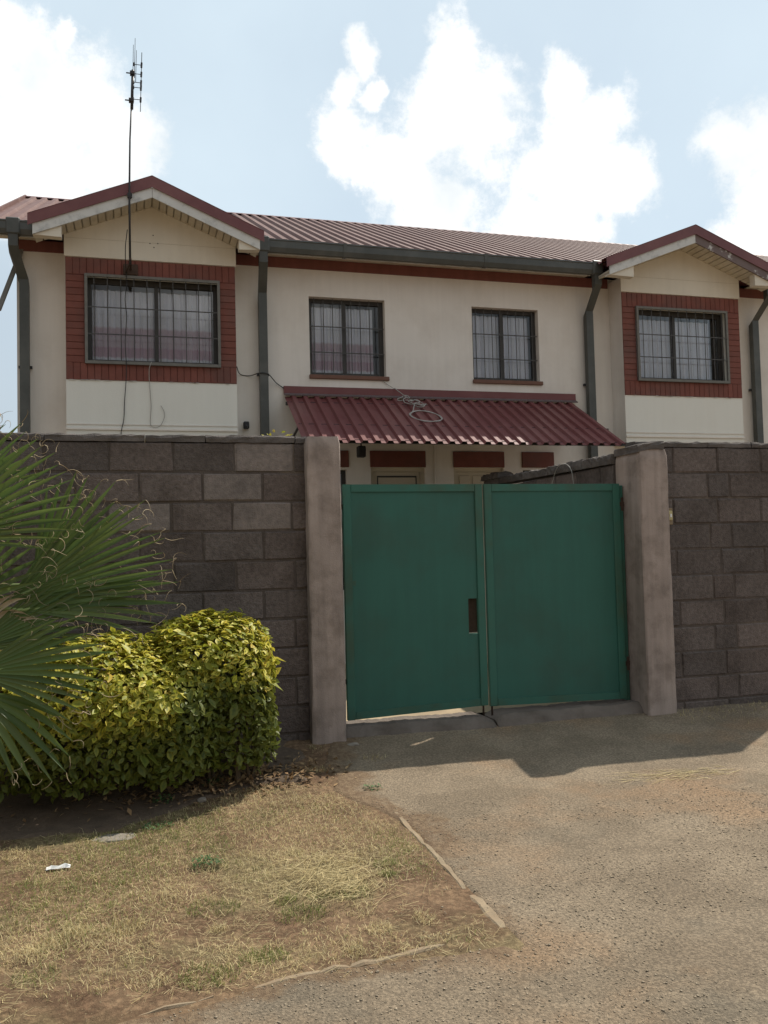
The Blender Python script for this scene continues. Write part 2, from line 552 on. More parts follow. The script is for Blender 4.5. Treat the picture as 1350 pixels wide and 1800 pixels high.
def hedge_leaf_mat():
    mt = bpy.data.materials.new('variegated_leaf')
    mt.use_nodes = True
    nd, lk = mt.node_tree.nodes, mt.node_tree.links
    bs = nd['Principled BSDF']
    bs.inputs['Roughness'].default_value = .5
    bs.inputs['Specular IOR Level'].default_value = .3
    geo = N(nd, 'ShaderNodeNewGeometry')
    oi = N(nd, 'ShaderNodeObjectInfo')
    ad = N(nd, 'ShaderNodeMath', operation='ADD')
    lk.new(geo.outputs['Random Per Island'], ad.inputs[0])
    lk.new(oi.outputs['Random'], ad.inputs[1])
    fr = N(nd, 'ShaderNodeMath', operation='FRACT')
    lk.new(ad.outputs[0], fr.inputs[0])
    ramp = N(nd, 'ShaderNodeValToRGB')
    e = ramp.color_ramp.elements
    e[0].position, e[0].color = 0, (.22, .25, .03, 1)
    e[1].position, e[1].color = 1, (.58, .40, .07, 1)
    for p, c in ((.25, (.36, .36, .04, 1)), (.5, (.54, .48, .05, 1)), (.9, (.70, .60, .11, 1))):
        k = e.new(p)
        k.color = c
    lk.new(fr.outputs[0], ramp.inputs[0])
    at = N(nd, 'ShaderNodeAttribute', attribute_name='margin')
    nz = N(nd, 'ShaderNodeTexNoise')
    nz.inputs['Scale'].default_value = 60
    lk.new(geo.outputs['Position'], nz.inputs['Vector'])
    sm = N(nd, 'ShaderNodeMath', operation='MULTIPLY_ADD')
    lk.new(nz.outputs['Fac'], sm.inputs[0])
    sm.inputs[1].default_value = .8
    lk.new(at.outputs['Fac'], sm.inputs[2])
    mr = N(nd, 'ShaderNodeMapRange', interpolation_type='SMOOTHSTEP')
    lk.new(sm.outputs[0], mr.inputs['Value'])
    mr.inputs['From Min'].default_value = .5
    mr.inputs['From Max'].default_value = .85
    mx = N(nd, 'ShaderNodeMix', data_type='RGBA')
    lk.new(mr.outputs[0], mx.inputs[0])
    cen = N(nd, 'ShaderNodeMix', data_type='RGBA')
    cen.inputs[6].default_value = (.07, .10, .018, 1)
    cen.inputs[7].default_value = (.24, .26, .03, 1)
    lk.new(cen.outputs[2], mx.inputs[6])
    sun_attr = N(nd, 'ShaderNodeAttribute', attribute_name='sun_tone')  # blends painted sunlit yellow over shaded green, per leaf
    am = N(nd, 'ShaderNodeMix', data_type='RGBA')
    lk.new(sun_attr.outputs['Fac'], cen.inputs[0])
    lk.new(sun_attr.outputs['Fac'], am.inputs[0])
    am.inputs[6].default_value = (.105, .125, .020, 1)
    lk.new(ramp.outputs[0], am.inputs[7])
    lk.new(am.outputs[2], mx.inputs[7])
    lk.new(mx.outputs[2], bs.inputs['Base Color'])
    tr = N(nd, 'ShaderNodeBsdfTranslucent')
    lk.new(mx.outputs[2], tr.inputs['Color'])
    ms = N(nd, 'ShaderNodeMixShader')
    ms.inputs[0].default_value = .34
    lk.new(bs.outputs[0], ms.inputs[1])
    lk.new(tr.outputs[0], ms.inputs[2])
    lk.new(ms.outputs[0], nd['Material Output'].inputs[0])
    return mt


HLEAF = hedge_leaf_mat()


def glass_mat():
    mt = bpy.data.materials.new('window_glass')
    mt.use_nodes = True
    nd, lk = mt.node_tree.nodes, mt.node_tree.links
    nd.clear()
    out = N(nd, 'ShaderNodeOutputMaterial')
    tr = N(nd, 'ShaderNodeBsdfTransparent')
    tr.inputs[0].default_value = (.95, .96, .96, 1)
    gl = N(nd, 'ShaderNodeBsdfGlossy')
    gl.inputs['Roughness'].default_value = .03
    fr = N(nd, 'ShaderNodeFresnel')
    fr.inputs['IOR'].default_value = 1.5
    ma = N(nd, 'ShaderNodeMath', operation='MULTIPLY')
    lk.new(fr.outputs[0], ma.inputs[0])
    ma.inputs[1].default_value = 1.25
    mx = N(nd, 'ShaderNodeMixShader')
    lk.new(ma.outputs[0], mx.inputs[0])
    lk.new(tr.outputs[0], mx.inputs[1])
    lk.new(gl.outputs[0], mx.inputs[2])
    lk.new(mx.outputs[0], out.inputs[0])
    return mt


GLASS = glass_mat()


def curtain_mat(name, band):
    mt = bpy.data.materials.new(name)
    mt.use_nodes = True
    nd, lk = mt.node_tree.nodes, mt.node_tree.links
    bs = nd['Principled BSDF']
    bs.inputs['Roughness'].default_value = .9
    geo = N(nd, 'ShaderNodeNewGeometry')
    sp = N(nd, 'ShaderNodeSeparateXYZ')
    lk.new(geo.outputs['Position'], sp.inputs[0])
    ramp = N(nd, 'ShaderNodeValToRGB')
    ramp.color_ramp.interpolation = 'LINEAR'
    mr = N(nd, 'ShaderNodeMapRange')
    lk.new(sp.outputs['Z'], mr.inputs['Value'])
    mr.inputs['From Min'].default_value = 3.7
    mr.inputs['From Max'].default_value = 4.8
    lk.new(mr.outputs[0], ramp.inputs[0])
    W = (.86, .87, .96, 1)
    e = ramp.color_ramp.elements
    e[0].position, e[0].color = 0, W
    e[1].position, e[1].color = 1, W
    if band:
        for p, c in ((.14, W), (.16, (.62, .46, .56, 1)), (.25, (.60, .42, .53, 1)), (.27, (.70, .60, .69, 1)), (.37, (.70, .61, .69, 1)), (.39, (.63, .49, .58, 1)), (.46, (.65, .52, .60, 1)), (.49, W)):
            k = e.new(p)
            k.color = c
    lk.new(ramp.outputs[0], bs.inputs['Base Color'])
    return mt


CURT = curtain_mat('pink_banded_curtain', True)
CURTW = curtain_mat('plain_white_curtain', False)


def ground_mat(kind):
    mt = bpy.data.materials.new(kind)
    mt.use_nodes = True
    nd, lk = mt.node_tree.nodes, mt.node_tree.links
    bs = nd['Principled BSDF']
    bs.inputs['Roughness'].default_value = .95
    bs.inputs['Specular IOR Level'].default_value = .2
    geo = N(nd, 'ShaderNodeNewGeometry')

    def noise(sc, det=6, ro=.6):
        n = N(nd, 'ShaderNodeTexNoise')
        n.inputs['Scale'].default_value = sc
        n.inputs['Detail'].default_value = det
        n.inputs['Roughness'].default_value = ro
        lk.new(geo.outputs['Position'], n.inputs['Vector'])
        return n.outputs['Fac']

    def rng_(src, a, b, c=0., d=1.):
        n = N(nd, 'ShaderNodeMapRange', interpolation_type='SMOOTHSTEP')
        lk.new(src, n.inputs['Value'])
        for k, v in zip(('From Min', 'From Max', 'To Min', 'To Max'), (a, b, c, d)):
            n.inputs[k].default_value = v
        return n.outputs[0]

    def mix(f, a, b, blend='MIX'):
        n = N(nd, 'ShaderNodeMix', data_type='RGBA', blend_type=blend)
        lk.new(f, n.inputs[0]) if not isinstance(f, float) else setattr(n.inputs[0], 'default_value', f)
        for i, v in ((6, a), (7, b)):
            if isinstance(v, tuple):
                n.inputs[i].default_value = (*v, 1)
            else:
                lk.new(v, n.inputs[i])
        return n.outputs[2]

    if kind == 'road_gravel':
        c = mix(rng_(noise(2.1), .36, .66), (.225, .175, .122), (.297, .234, .165))
        c = mix(rng_(noise(.9, 5), .5, .68, 0, .65), c, (.32, .205, .120))
        c = mix(rng_(noise(1.6, 5), .55, .72, 0, .6), c, (.165, .140, .105))
        c = mix(rng_(noise(70, 5), .40, .64), mix(1.0, c, (.72, .72, .72), 'MULTIPLY'), mix(1.0, c, (1.18, 1.17, 1.15), 'MULTIPLY'))
        c = mix(rng_(noise(120, 3), .60, .74, 0, .55), c, (.13, .105, .08))
        at = N(nd, 'ShaderNodeAttribute', attribute_name='dust')
        ad = N(nd, 'ShaderNodeMath', operation='MULTIPLY_ADD')
        lk.new(noise(7, 6), ad.inputs[0])
        ad.inputs[1].default_value = 1.6
        lk.new(at.outputs['Fac'], ad.inputs[2])
        c = mix(rng_(ad.outputs[0], 1.05, 1.45, 0, .9), c, mix(rng_(noise(30, 5), .4, .66), (.150, .098, .060), (.235, .165, .100)))
        bump, bd = noise(85, 6, .65), .016
    else:
        c = mix(rng_(noise(3.0), .38, .64), (.150, .092, .055), (.225, .150, .090))
        c = mix(rng_(noise(1.2, 5), .45, .62, 0, .75), c, (.205, .165, .088))
        c = mix(rng_(noise(30, 5), .42, .66), mix(1.0, c, (.70, .68, .66), 'MULTIPLY'), mix(1.0, c, (1.2, 1.18, 1.15), 'MULTIPLY'))
        c = mix(rng_(noise(90, 3), .6, .72, 0, .6), c, (.33, .27, .16))
        bump, bd = noise(38, 8, .7), .016
    lk.new(c, bs.inputs['Base Color'])
    b = N(nd, 'ShaderNodeBump')
    b.inputs['Distance'].default_value = bd
    lk.new(bump, b.inputs['Height'])
    lk.new(b.outputs[0], bs.inputs['Normal'])
    return mt


SOIL = ground_mat('soil')
ROADM = ground_mat('road_gravel')

# ------------------------------------------------------------------ ground


def gz(y):
    return np.interp(y, [-1e3, 0, 3, 5, 5.8, 6.9, 7.25, 7.6, 1e3], [-.26, -.26, -.22, -.175, -.135, 0, .03, .05, .05])


def gh(x, y):
    x, y = np.asarray(x, float), np.asarray(y, float)
    verge = np.clip((1.62 - x) / .25, 0, 1) * np.clip((y - 3.45) / .15, 0, 1)
    h = gz(y) + (fbm(x, y, 3, 1.3, 3) - .5) * .03 + (fbm(x, y, 9, 9, 3) - .5) * (.008 + .02 * verge)
    return h + verge * .012


def axis(fine0, fine1, step, lo, hi):
    a = np.arange(fine0, fine1, step)
    g = [a[-1]]
    s = step
    while g[-1] < hi:
        s *= 1.25
        g.append(g[-1] + s)
    l = [a[0]]
    s = step
    while l[-1] > lo:
        s *= 1.25
        l.append(l[-1] - s)
    return np.concatenate([np.array(l[1:][::-1]), a, np.array(g[1:])])


def grid_mesh(name, X, Y, Z, material, smooth=True):
    ny, nx = X.shape
    v = np.stack([X, Y, Z], -1).reshape(-1, 3)
    i = np.arange(ny * nx).reshape(ny, nx)
    f = np.stack([i[:-1, :-1], i[:-1, 1:], i[1:, 1:], i[1:, :-1]], -1).reshape(-1, 4)
    return np_mesh(name, v, f, material, smooth)


gx, gy = axis(-1.6, 6.3, .035, -700, 700), axis(2.2, 7.8, .035, -700, 700)
X, Y = np.meshgrid(gx, gy)
tag(link('ground', grid_mesh('ground', X, Y, gh(X, Y), SOIL)), kind='structure')


def sheet(name, u, y, xl, lift):
    """paved sheet over the ground, left edge xl(y), edges dipping under"""
    Yg, U = np.meshgrid(y, u, indexing='ij')
    Xg = xl(Yg) + U
    Z = gh(Xg, Yg) + lift
    Z[:, 0] -= .02
    me = grid_mesh(name, Xg, Yg, Z, ROADM)
    dust = np.clip(1 - U / .38, 0, 1) * np.clip((Yg - 3.9) / 1.2, .25, 1)
    at = me.attributes.new('dust', 'FLOAT', 'POINT')
    at.data.foreach_set('value', dust.astype(np.float32).ravel())
    return tag(link(name, me), kind='structure')


dl = lambda y: 1.555 + (fbm(y, y * 0 + 3.3, 21, 2.5, 4) - .5) * .10 - np.clip((y - 5.1) / .8, 0, 1) * (.10 + .35 * fbm(y, y * 0 + 8.1, 23, 2.2, 4)) + np.clip((y - 6.55) / .3, 0, 1) * .2
ye = 3.50
du = np.concatenate([[0, .03], np.arange(.06, 4.9, .04), np.geomspace(5.0, 40, 30)])
sheet('driveway', du, np.concatenate([np.arange(ye, 6.93, .04), [6.94]]), dl, .007)
# road: far edge wanders left of the driveway mouth
rx = np.concatenate([-np.geomspace(40, 1.7, 30), np.arange(-1.6, 6.4, .04), np.geomspace(6.5, 40, 30)])
rv = np.concatenate([[0, .03], np.arange(.06, 1.4, .04), np.geomspace(1.45, 8, 20)])
edge = ye + .06 - np.where(rx < 1.62, 0.0 + np.abs(fbm(rx, rx * 0, 31, 2.2, 4) - .35) * .22 + np.clip(.5 - rx, 0, 2.2) * .16, 0)
edge = np.where(rx < 1.50, edge, ye)
V_, RX = np.meshgrid(rv, rx, indexing='ij')
RY = edge[None, :] - V_
RZ = gh(RX, RY) + .007
RZ[0, rx < 1.55] -= .02
rme = grid_mesh('road', RX, RY, RZ, ROADM)
at = rme.attributes.new('dust', 'FLOAT', 'POINT')
at.data.foreach_set('value', (np.clip(1 - V_ / .22, 0, 1) * (RX < 1.5) * .8).astype(np.float32).ravel())
tag(link('road', rme), kind='structure')


def kerb(pts, w, label):
    pts = np.array(pts)
    mb = MB()
    n = len(pts)
    rows = []
    for i, (x, y) in enumerate(pts):
        t = pts[min(i + 1, n - 1)] - pts[max(i - 1, 0)]
        t = t / np.linalg.norm(t)
        nx_, ny_ = -t[1], t[0]
        ww = w * (.5 + .16 * (random.random() - .5))
        zt = float(gh(x, y)) + .0035 + random.uniform(-.006, .005)
        e_ = min(1.0, .35 + i * .4, .35 + (n - 1 - i) * .4)
        ww *= .5 + .5 * e_
        zt -= .010 * (1 - e_)
        row = []
        for s, dz in ((-1.0, -.06), (-1.0, -.004), (-.6, .002), (.6, .003), (1.0, -.005), (1.0, -.06)):
            row.append((x + nx_ * ww * s + random.uniform(-.002, .002), y + ny_ * ww * s, zt + dz))
        rows.append(row)
    base = 0
    for r in rows:
        mb.v += r
    for i in range(n - 1):
        for j in range(5):
            a = i * 6 + j
            mb.f.append((a, a + 1, a + 7, a + 6))
    mb.f.append(tuple(range(6)))
    mb.f.append(tuple(range((n - 1) * 6, n * 6)))
    o = mb.build('kerb_strip', KERB)
    tag(o, kind='structure')
    return o


kerb([(1.535 + .022 * math.sin(y * 2.1) * .4 + (y - 3.66) * .012, y) for y in np.arange(3.68, 4.12, .05)], .062, '')
kerb([(1.525 + .012 * math.sin(y * 3.1) + (y - 3.66) * .016, y) for y in np.arange(4.13, 5.45, .07)], .036, '')
kerb([(x, 3.60 - .085 * (1.24 - x) - .04 * (1.24 - x) ** 2) for x in np.arange(1.24, .28, -.06)], .036, '')
kerb([(x, 3.60 - .085 * (1.24 - x) - .04 * (1.24 - x) ** 2) for x in np.arange(.27, -.05, -.06)], .020, '')

SHADESOIL = mat('shade_toned_soil', (.092, .066, .046), .95, .25, 14, .012, 40, stain=(.12, .082, .056), stain_amt=.7, stain_scale=5)  # bare soil by the hedge, coloured darker to deepen the hedge shadow
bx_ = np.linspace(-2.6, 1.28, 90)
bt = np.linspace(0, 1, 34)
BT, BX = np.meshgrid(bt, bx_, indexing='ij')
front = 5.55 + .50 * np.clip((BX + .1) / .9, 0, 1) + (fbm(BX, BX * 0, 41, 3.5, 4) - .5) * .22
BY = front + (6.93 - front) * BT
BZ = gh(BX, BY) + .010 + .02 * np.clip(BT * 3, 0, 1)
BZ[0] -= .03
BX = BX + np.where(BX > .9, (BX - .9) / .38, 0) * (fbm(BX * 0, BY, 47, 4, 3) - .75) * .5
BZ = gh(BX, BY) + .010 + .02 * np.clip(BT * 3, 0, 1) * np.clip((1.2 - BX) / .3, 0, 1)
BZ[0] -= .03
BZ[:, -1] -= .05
tag(link('shade_dark_bare_soil', grid_mesh('shade_dark_bare_soil', BX, BY, BZ, SHADESOIL)), kind='structure')


def in_bare_soil(x, y):
    fr = 5.55 + .50 * np.clip((x + .1) / .9, 0, 1) + (fbm(x, x * 0, 41, 3.5, 4) - .5) * .22
    return (x < 1.26) & (y > fr)


YARD = mat('pale_yard_concrete', (.42, .33, .215), .95, .15, 5, .004, 50, stain=(.25, .19, .13), stain_amt=.7, stain_scale=2)
xx, yy = np.meshgrid(np.linspace(-3.2, 9, 60), np.linspace(7.24, 11.0, 24))
tag(link('yard', grid_mesh('yard', xx, yy, gz(yy) + .022 + (fbm(xx, yy, 5, 2, 3) - .5) * .006, YARD)), kind='structure')

# ------------------------------------------------------------------ loose ground cover (stuff)


def scatter_mesh(name, proto_v, proto_f, pos, rot_z, tilt, scale, material, label=None, extra=None):
    """many copies of a small proto joined into one mesh"""
    n = len(pos)
    pv = np.asarray(proto_v, float)
    if pv.ndim == 2:
        pv = np.repeat(pv[None], n, 0)
    pv = pv * np.asarray(scale).reshape(n, 1, -1)
    ca, sa = np.cos(tilt)[:, None], np.sin(tilt)[:, None]
    y = pv[..., 1] * ca - pv[..., 2] * sa
    z = pv[..., 1] * sa + pv[..., 2] * ca
    cz, sz = np.cos(rot_z)[:, None], np.sin(rot_z)[:, None]
    xx = pv[..., 0] * cz - y * sz
    yy = pv[..., 0] * sz + y * cz
    V = np.stack([xx, yy, z], -1) + np.asarray(pos)[:, None, :]
    k = pv.shape[1]
    F = (np.asarray(proto_f)[None] + (np.arange(n) * k)[:, None, None]).reshape(-1, len(proto_f[0]))
    return np_mesh(name, V.reshape(-1, 3), F, material)


def in_hedge(x, y):
    return (x < .9) & (y > 5.95)


# pebbles over the gravel
def pebbles():
    n = 60000
    x = rng.uniform(-.6, 6.2, n)
    y = rng.uniform(2.3, 6.85, n) ** 1.0
    d = fbm(x, y, 40, 1.6, 4)
    on = (x > dl(y) + .02) | (y < np.interp(x, rx, edge) - .02)
    near = (~on) & (x > dl(y) - .5) & (y < 6.2) & (rng.random(n) < .10)
    keep = near | on & (rng.random(n) < np.clip((d - .36) * 5.0, .05, 1) * np.clip((5.7 - y) / .9, .12, 1))
    x, y = x[keep], y[keep]
    n = len(x)
    s = np.exp(rng.normal(math.log(.0033), .40, n)).clip(.0016, .008)
    pv = np.array([(1, 0, 0), (-1, 0, 0), (0, 1, 0), (0, -1, 0), (0, 0, .5), (0, 0, -.4)], float)
    P = pv[None] * rng.uniform(.65, 1.35, (n, 6, 1))
    f = [(0, 2, 4), (2, 1, 4), (1, 3, 4), (3, 0, 4), (2, 0, 5), (1, 2, 5), (3, 1, 5), (0, 3, 5)]
    pos = np.stack([x, y, gh(x, y) + .007 + s * .25], -1)
    me = scatter_mesh('gravel', P, f, pos, rng.uniform(0, 6.28, n), rng.normal(0, .3, n), s, STONE)
    tag(link('gravel', me), kind='stuff')


pebbles()

BL_V = [(-1, 0, 0), (1, 0, 0), (-.75, .18, .5), (.75, .18, .5), (0, .5, 1)]
BL_F = [(0, 1, 3), (0, 3, 2), (2, 3, 4)]


def blades(name, pos, length, width, material, lean=.6):
    n = len(pos)
    pv = np.repeat(np.array(BL_V, float)[None], n, 0)
    bend = rng.uniform(.1, 1.0, n) * lean * 2
    pv[:, 2:4, 1] = (.12 * bend)[:, None]
    pv[:, 4, 1] = .5 * bend
    pv[:, 4, 2] = 1 - .18 * bend ** 2
    sc = np.stack([width, length, length], -1)
    me = scatter_mesh(name, pv, BL_F, pos, rng.uniform(0, 6.28, n), -np.abs(rng.normal(0, lean * .7, n)), sc, material)
    return tag(link(name, me), kind='stuff')


def grass():
    n = 190000
    x = rng.uniform(-1.4, 1.62, n)
    y = rng.uniform(3.3, 6.75, n)
    d = fbm(x, y, 60, 1.5, 4) * .65 + fbm(x, y, 66, 6, 3) * .35
    # bare red soil towards the kerbs
    bare = np.exp(-((x - 1.2) ** 2 / .16 + (y - 3.95) ** 2 / .10)) + np.exp(-((x + .35) ** 2 / .12 + (y - 3.72) ** 2 / .03)) \
        + np.exp(-((x - .25) ** 2 / .03 + (y - 4.06) ** 2 / .01)) + np.exp(-((x - .55) ** 2 / .012 + (y - 3.95) ** 2 / .006))
    mulch = np.exp(-((y - (6.1 + .15 * (x - .6))) ** 2 / .03)) * (x > -.2)
    p = np.clip((d - .34) * 4.2, 0.02, 1) - bare * 1.3 - mulch * .8
    p -= np.clip((x - 1.40) / .15, 0, 1) * .8
    p -= np.clip((3.55 + .1 * d - y) / .12, 0, 1)
    p -= in_bare_soil(x, y) * .93
    keep = (rng.random(n) < np.clip(p, 0, 1) * .62) & (y > np.interp(x, rx, edge) + .02) & (x < dl(y) - .01)
    x, y, d = x[keep], y[keep], d[keep]
    n = len(x)
    green = fbm(x, y, 80, 1.9, 3) + .25 * np.exp(-((y - 5.35) ** 2) / .12) * (x < .5)
    g = rng.random(n) < np.clip((green - .50) * 2.6, .04, .65)
    z = gh(x, y) - .003
    L = np.exp(rng.normal(math.log(.027), .38, n)) * (0.6 + .9 * d)
    W = rng.uniform(.0007, .0014, n)
    pos = np.stack([x, y, z], -1)
    blades('dry_grass', pos[~g], L[~g], W[~g], GRASSD, 1.35)
    blades('green_grass', pos[g], L[g] * .9, W[g] * 1.25, GRASSG, 1.0)
    # longer straws lying flat
    n = 7000
    x = rng.uniform(-1.2, 1.5, n)
    y = rng.uniform(3.5, 6.2, n)
    k = (fbm(x, y, 90, 2, 3) > .47) & (x < dl(y) - .02) & ~in_bare_soil(x, y)
    x, y = x[k], y[k]
    n = len(x)
    pv = np.array([(-1, 0, 0), (1, 0, 0), (1, 1, 0), (-1, 1, 0)], float)
    me = scatter_mesh('straw', pv, [(0, 1, 2, 3)], np.stack([x, y, gh(x, y) + .012], -1), rng.uniform(0, 6.28, n),
                      rng.normal(.02, .12, n), np.stack([rng.uniform(.0005, .0010, n), rng.uniform(.02, .075, n), np.ones(n)], -1), GRASSD)
    tag(link('straw', me), kind='stuff')


grass()


def patch_straw():
    # pale dry straw trodden into the gravel in front of the right pillar
    n = 170
    x = rng.normal(3.72, .24, n)
    y = rng.normal(5.50, .06, n)
    pv = np.array([(-1, 0, 0), (1, 0, 0), (1, 1, 0), (-1, 1, 0)], float)
    me = scatter_mesh('straw', pv, [(0, 1, 2, 3)], np.stack([x, y, gh(x, y) + .011], -1), rng.normal(1.45, .35, n),
                      rng.normal(0, .05, n), np.stack([rng.uniform(.0012, .0024, n), rng.uniform(.05, .15, n), np.ones(n)], -1), GRASSD)
    tag(link('straw', me), kind='stuff')
    # flattened straw heap by the bare soil
    n = 700
    x = rng.normal(1.0, .14, n)
    y = rng.normal(4.42, .16, n)
    me = scatter_mesh('straw', pv, [(0, 1, 2, 3)], np.stack([x, y, gh(x, y) + .012 + rng.uniform(0, .02, n)], -1), rng.normal(2.2, .7, n),
                      rng.normal(.05, .15, n), np.stack([rng.uniform(.0007, .0014, n), rng.uniform(.05, .16, n), np.ones(n)], -1), GRASSD)
    tag(link('straw', me), kind='stuff')
    n = 900
    x = rng.uniform(4.5, 6.1, n)
    y = 6.88 - np.abs(rng.normal(0, .22, n))
    blades('wall_foot_grass', np.stack([x, y, gh(x, y)], -1), rng.uniform(.02, .07, n), rng.uniform(.001, .002, n), GRASSD, .9)


patch_straw()


def dead_leaves():
    n = 900
    x = rng.normal(.55, .42, n)
    y = 6.12 + .16 * (x - .55) + rng.normal(0, .14, n)
    k = x < 1.5
    x, y = x[k], y[k]
    n = len(x)
    pv = np.array([(0, -1, 0), (.45, 0, .12), (0, 1, .05), (-.45, 0, .14)], float)
    P = pv[None] * rng.uniform(.7, 1.3, (n, 4, 1))
    me = scatter_mesh('fallen_leaves', P, [(0, 1, 2), (0, 2, 3)], np.stack([x, y, gh(x, y) + np.where(in_bare_soil(x, y), .034, .012)], -1), rng.uniform(0, 6.28, n),
                      rng.normal(0, .5, n), rng.uniform(.014, .032, n), DRYLEAF)
    tag(link('fallen_leaves', me), kind='stuff')


dead_leaves()

# ------------------------------------------------------------------ block walls
YW = 6.90
ROWS = [2.352, 2.118, 1.888, 1.658, 1.428, 1.195, .967, .738, .513, .286, .075, -.15]


def block_meshes(name, w, d, h, material, n=5, j=.0055, c=.010):
    out = []
    for k in range(n):
        mb = MB().cbox(-w / 2, w / 2, 0, d, 0, h, c)
        mb.v = [(x + random.uniform(-j, j), y + random.uniform(-j, j) * .8, z + random.uniform(-j, j)) for x, y, z in mb.v]
        me = mb.mesh(name)
        me.materials.append(material)
        out.append(me)
    return out


BM, BMH, BMP = {}, {}, {}
FULL = block_meshes('block', .455, .1, .218, BLOCK, 6)
HALF = block_meshes('block', .228, .1, .218, BLOCK, 4)
FULLP = block_meshes('block', .455, .1, .218, BLOCKL, 3)


def lay_row(wall, row, joints, x0, x1, y, pale=()):
    """blocks between successive joint positions clipped to x0..x1"""
    zt, zb = ROWS[row], ROWS[row + 1]
    cuts = [x0] + [j for j in joints if x0 + .03 < j < x1 - .03] + [x1]
    for k in range(len(cuts) - 1):
        a, b = cuts[k] + .006, cuts[k + 1] - .006
        if b - a < .035:
            continue
        w = b - a
        src = FULL if w > .3 else HALF
        if any(a < p < b for p in pale):
            src = FULLP
        me = random.choice(src)
        o = bpy.data.objects.new('block', me)
        COL.objects.link(o)
        o.parent = wall
        o.location = ((a + b) / 2, y + random.uniform(-.003, .003), zb + .006)
        o.scale = (w / (.455 if src is not HALF else .228), 1, (zt - zb - .012) / .218)
        o.rotation_euler = (random.uniform(-.006, .006), 0, random.uniform(-.006, .006))


def coping_piece(x0, x1, y0, y1, z0, z1, rough=.008):
    nx, ny = max(2, int((x1 - x0) / .05)), 3
    mb = MB()
    gxs = np.linspace(x0 + .004, x1 - .004, nx + 1)
    ring = [(y0, z0), (y0 - .002, (z0 + z1) / 2), (y0, z1 - .012), (y0 + .014, z1), ((y0 + y1) / 2, z1 + .004), (y1 - .014, z1), (y1, z1 - .012), (y1, z0)]
    n = len(ring)
    for x in gxs:
        for (p, q) in ring:
            e = rough if q > z0 + .01 else .003
            mb.v.append((x + random.uniform(-.004, .004), p + random.uniform(-e, e) * .6, q + random.uniform(-e, e) * .7))
    for i in range(nx):
        for j in range(n):
            a, b = i * n + j, i * n + (j + 1) % n
            mb.f.append((a, b, b + n, a + n))
    mb.f.append(tuple(range(n)))
    mb.f.append(tuple(range(nx * n, nx * n + n)))
    return mb


P_ = .4655


def joints(start):
    return [start + P_ * k for k in range(-20, 24)]


def left_wall():
    w = empty('block_wall', (0, 0, 0), 'dark grey concrete block wall behind the hedge and the fan palm', 'wall', 'concrete block boundary walls')
    MB().box(-3.2, 1.33, YW + .0085, YW + .15, -.3, 2.345).build('mortar', MORTAR, w)
    J = {0: joints(.297), 1: joints(.512), 2: joints(.275), 3: joints(.510), 4: joints(.292), 5: joints(.505)}
    for r in range(11):
        base = J[r] if r in J else joints(.285 if r % 2 == 0 else .508)
        lay_row(w, r, base, -3.2, 1.328, YW, pale={0: (1.0,), 1: (.75,), 2: (1.0, .1), 3: ()}.get(r, ()))
    cuts = [-3.2, -2.1, -1.3, -.627, .092, .541, 1.242, 1.34]
    for a, b in zip(cuts[:-1], cuts[1:]):
        dz = random.uniform(-.004, .006)
        coping_piece(a, b, YW - .006, YW + .17, 2.352, 2.408 + dz).build('coping', COPE, w)
    return w


def right_wall():
    w = empty('block_wall', (0, 0, 0), 'grey concrete block wall running from the gate pillar with the doorbell', 'wall', 'concrete block boundary walls')
    MB().box(4.54, 6.09, YW + .0085, YW + .15, -.3, 2.345).build('mortar', MORTAR, w)
    J = {0: joints(4.678), 1: [4.58, 5.032, 5.267, 5.73], 2: joints(4.665), 3: [4.58, 5.041, 5.267, 5.73], 4: joints(4.681), 5: [4.602, 5.052, 5.277, 5.74],
         6: joints(4.69), 7: [4.6, 5.05, 5.28, 5.74], 8: joints(4.69), 9: [4.597, 5.053, 5.277, 5.74], 10: joints(4.7)}
    for r in range(11):
        lay_row(w, r, J[r], 4.545, 6.085, YW, pale={2: (), }.get(r, ()))
    for a, b in zip((4.30, 5.05, 5.52, 6.09), (5.05, 5.52, 6.09)):
        coping_piece(a, b, YW - .004, YW + .17, 2.352, 2.402).build('coping', COPE, w)
    return w


left_wall()
right_wall()


def party_wall():
    """runs back from the right pillar to the house"""
    w = empty('dividing_wall', (0, 0, 0), 'stained dividing block wall with dark coping running back from the gate pillar to the house', 'wall')
    xf, y0, y1 = 4.25, 7.20, 10.25
    MB().box(xf + .008, xf + .15, y0, y1, -.1, 2.22).build('mortar', MORTAR, w)
    zs = [2.225, 2.0, 1.77, 1.54, 1.31, 1.08, .85, .62, .39, .16, -.07]
    for r in range(10):
        cuts = [y0] + [y0 + .23 + P_ * k + (.23 if r % 2 else 0) for k in range(8) if y0 + .23 + P_ * k + (.23 if r % 2 else 0) < y1 - .1] + [y1]
        for a, b in zip(cuts[:-1], cuts[1:]):
            o = bpy.data.objects.new('block', random.choice(FULL))
            COL.objects.link(o)
            o.parent = w
            o.rotation_euler = (0, 0, -math.pi / 2)
            o.location = (xf + random.uniform(-.003, .003), (a + b) / 2, zs[r + 1] + .006)
            o.scale = ((b - a - .012) / .455, 1, (zs[r] - zs[r + 1] - .012) / .218)
    k = y0
    while k < y1:
        e = min(k + random.uniform(.5, .8), y1)
        mb = coping_piece(k, e, 0, .19, 2.228, 2.31 + random.uniform(-.006, .012), .012)
        # lay along y: swap axes
        mb.v = [(xf - .02 + q, p, z + (p - 7.2) * .012) for p, q, z in mb.v]
        mb.build('coping', COPE, w)
        k = e
    mb = coping_piece(9.75, 10.3, 0, .2, 2.33, 2.40, .02)
    mb.v = [(xf - .05 + q, p, z) for p, q, z in mb.v]
    tag(mb.build('loose_coping_slab', COPE), 'loose dark slab lying on the far end of the dividing wall', 'slab')


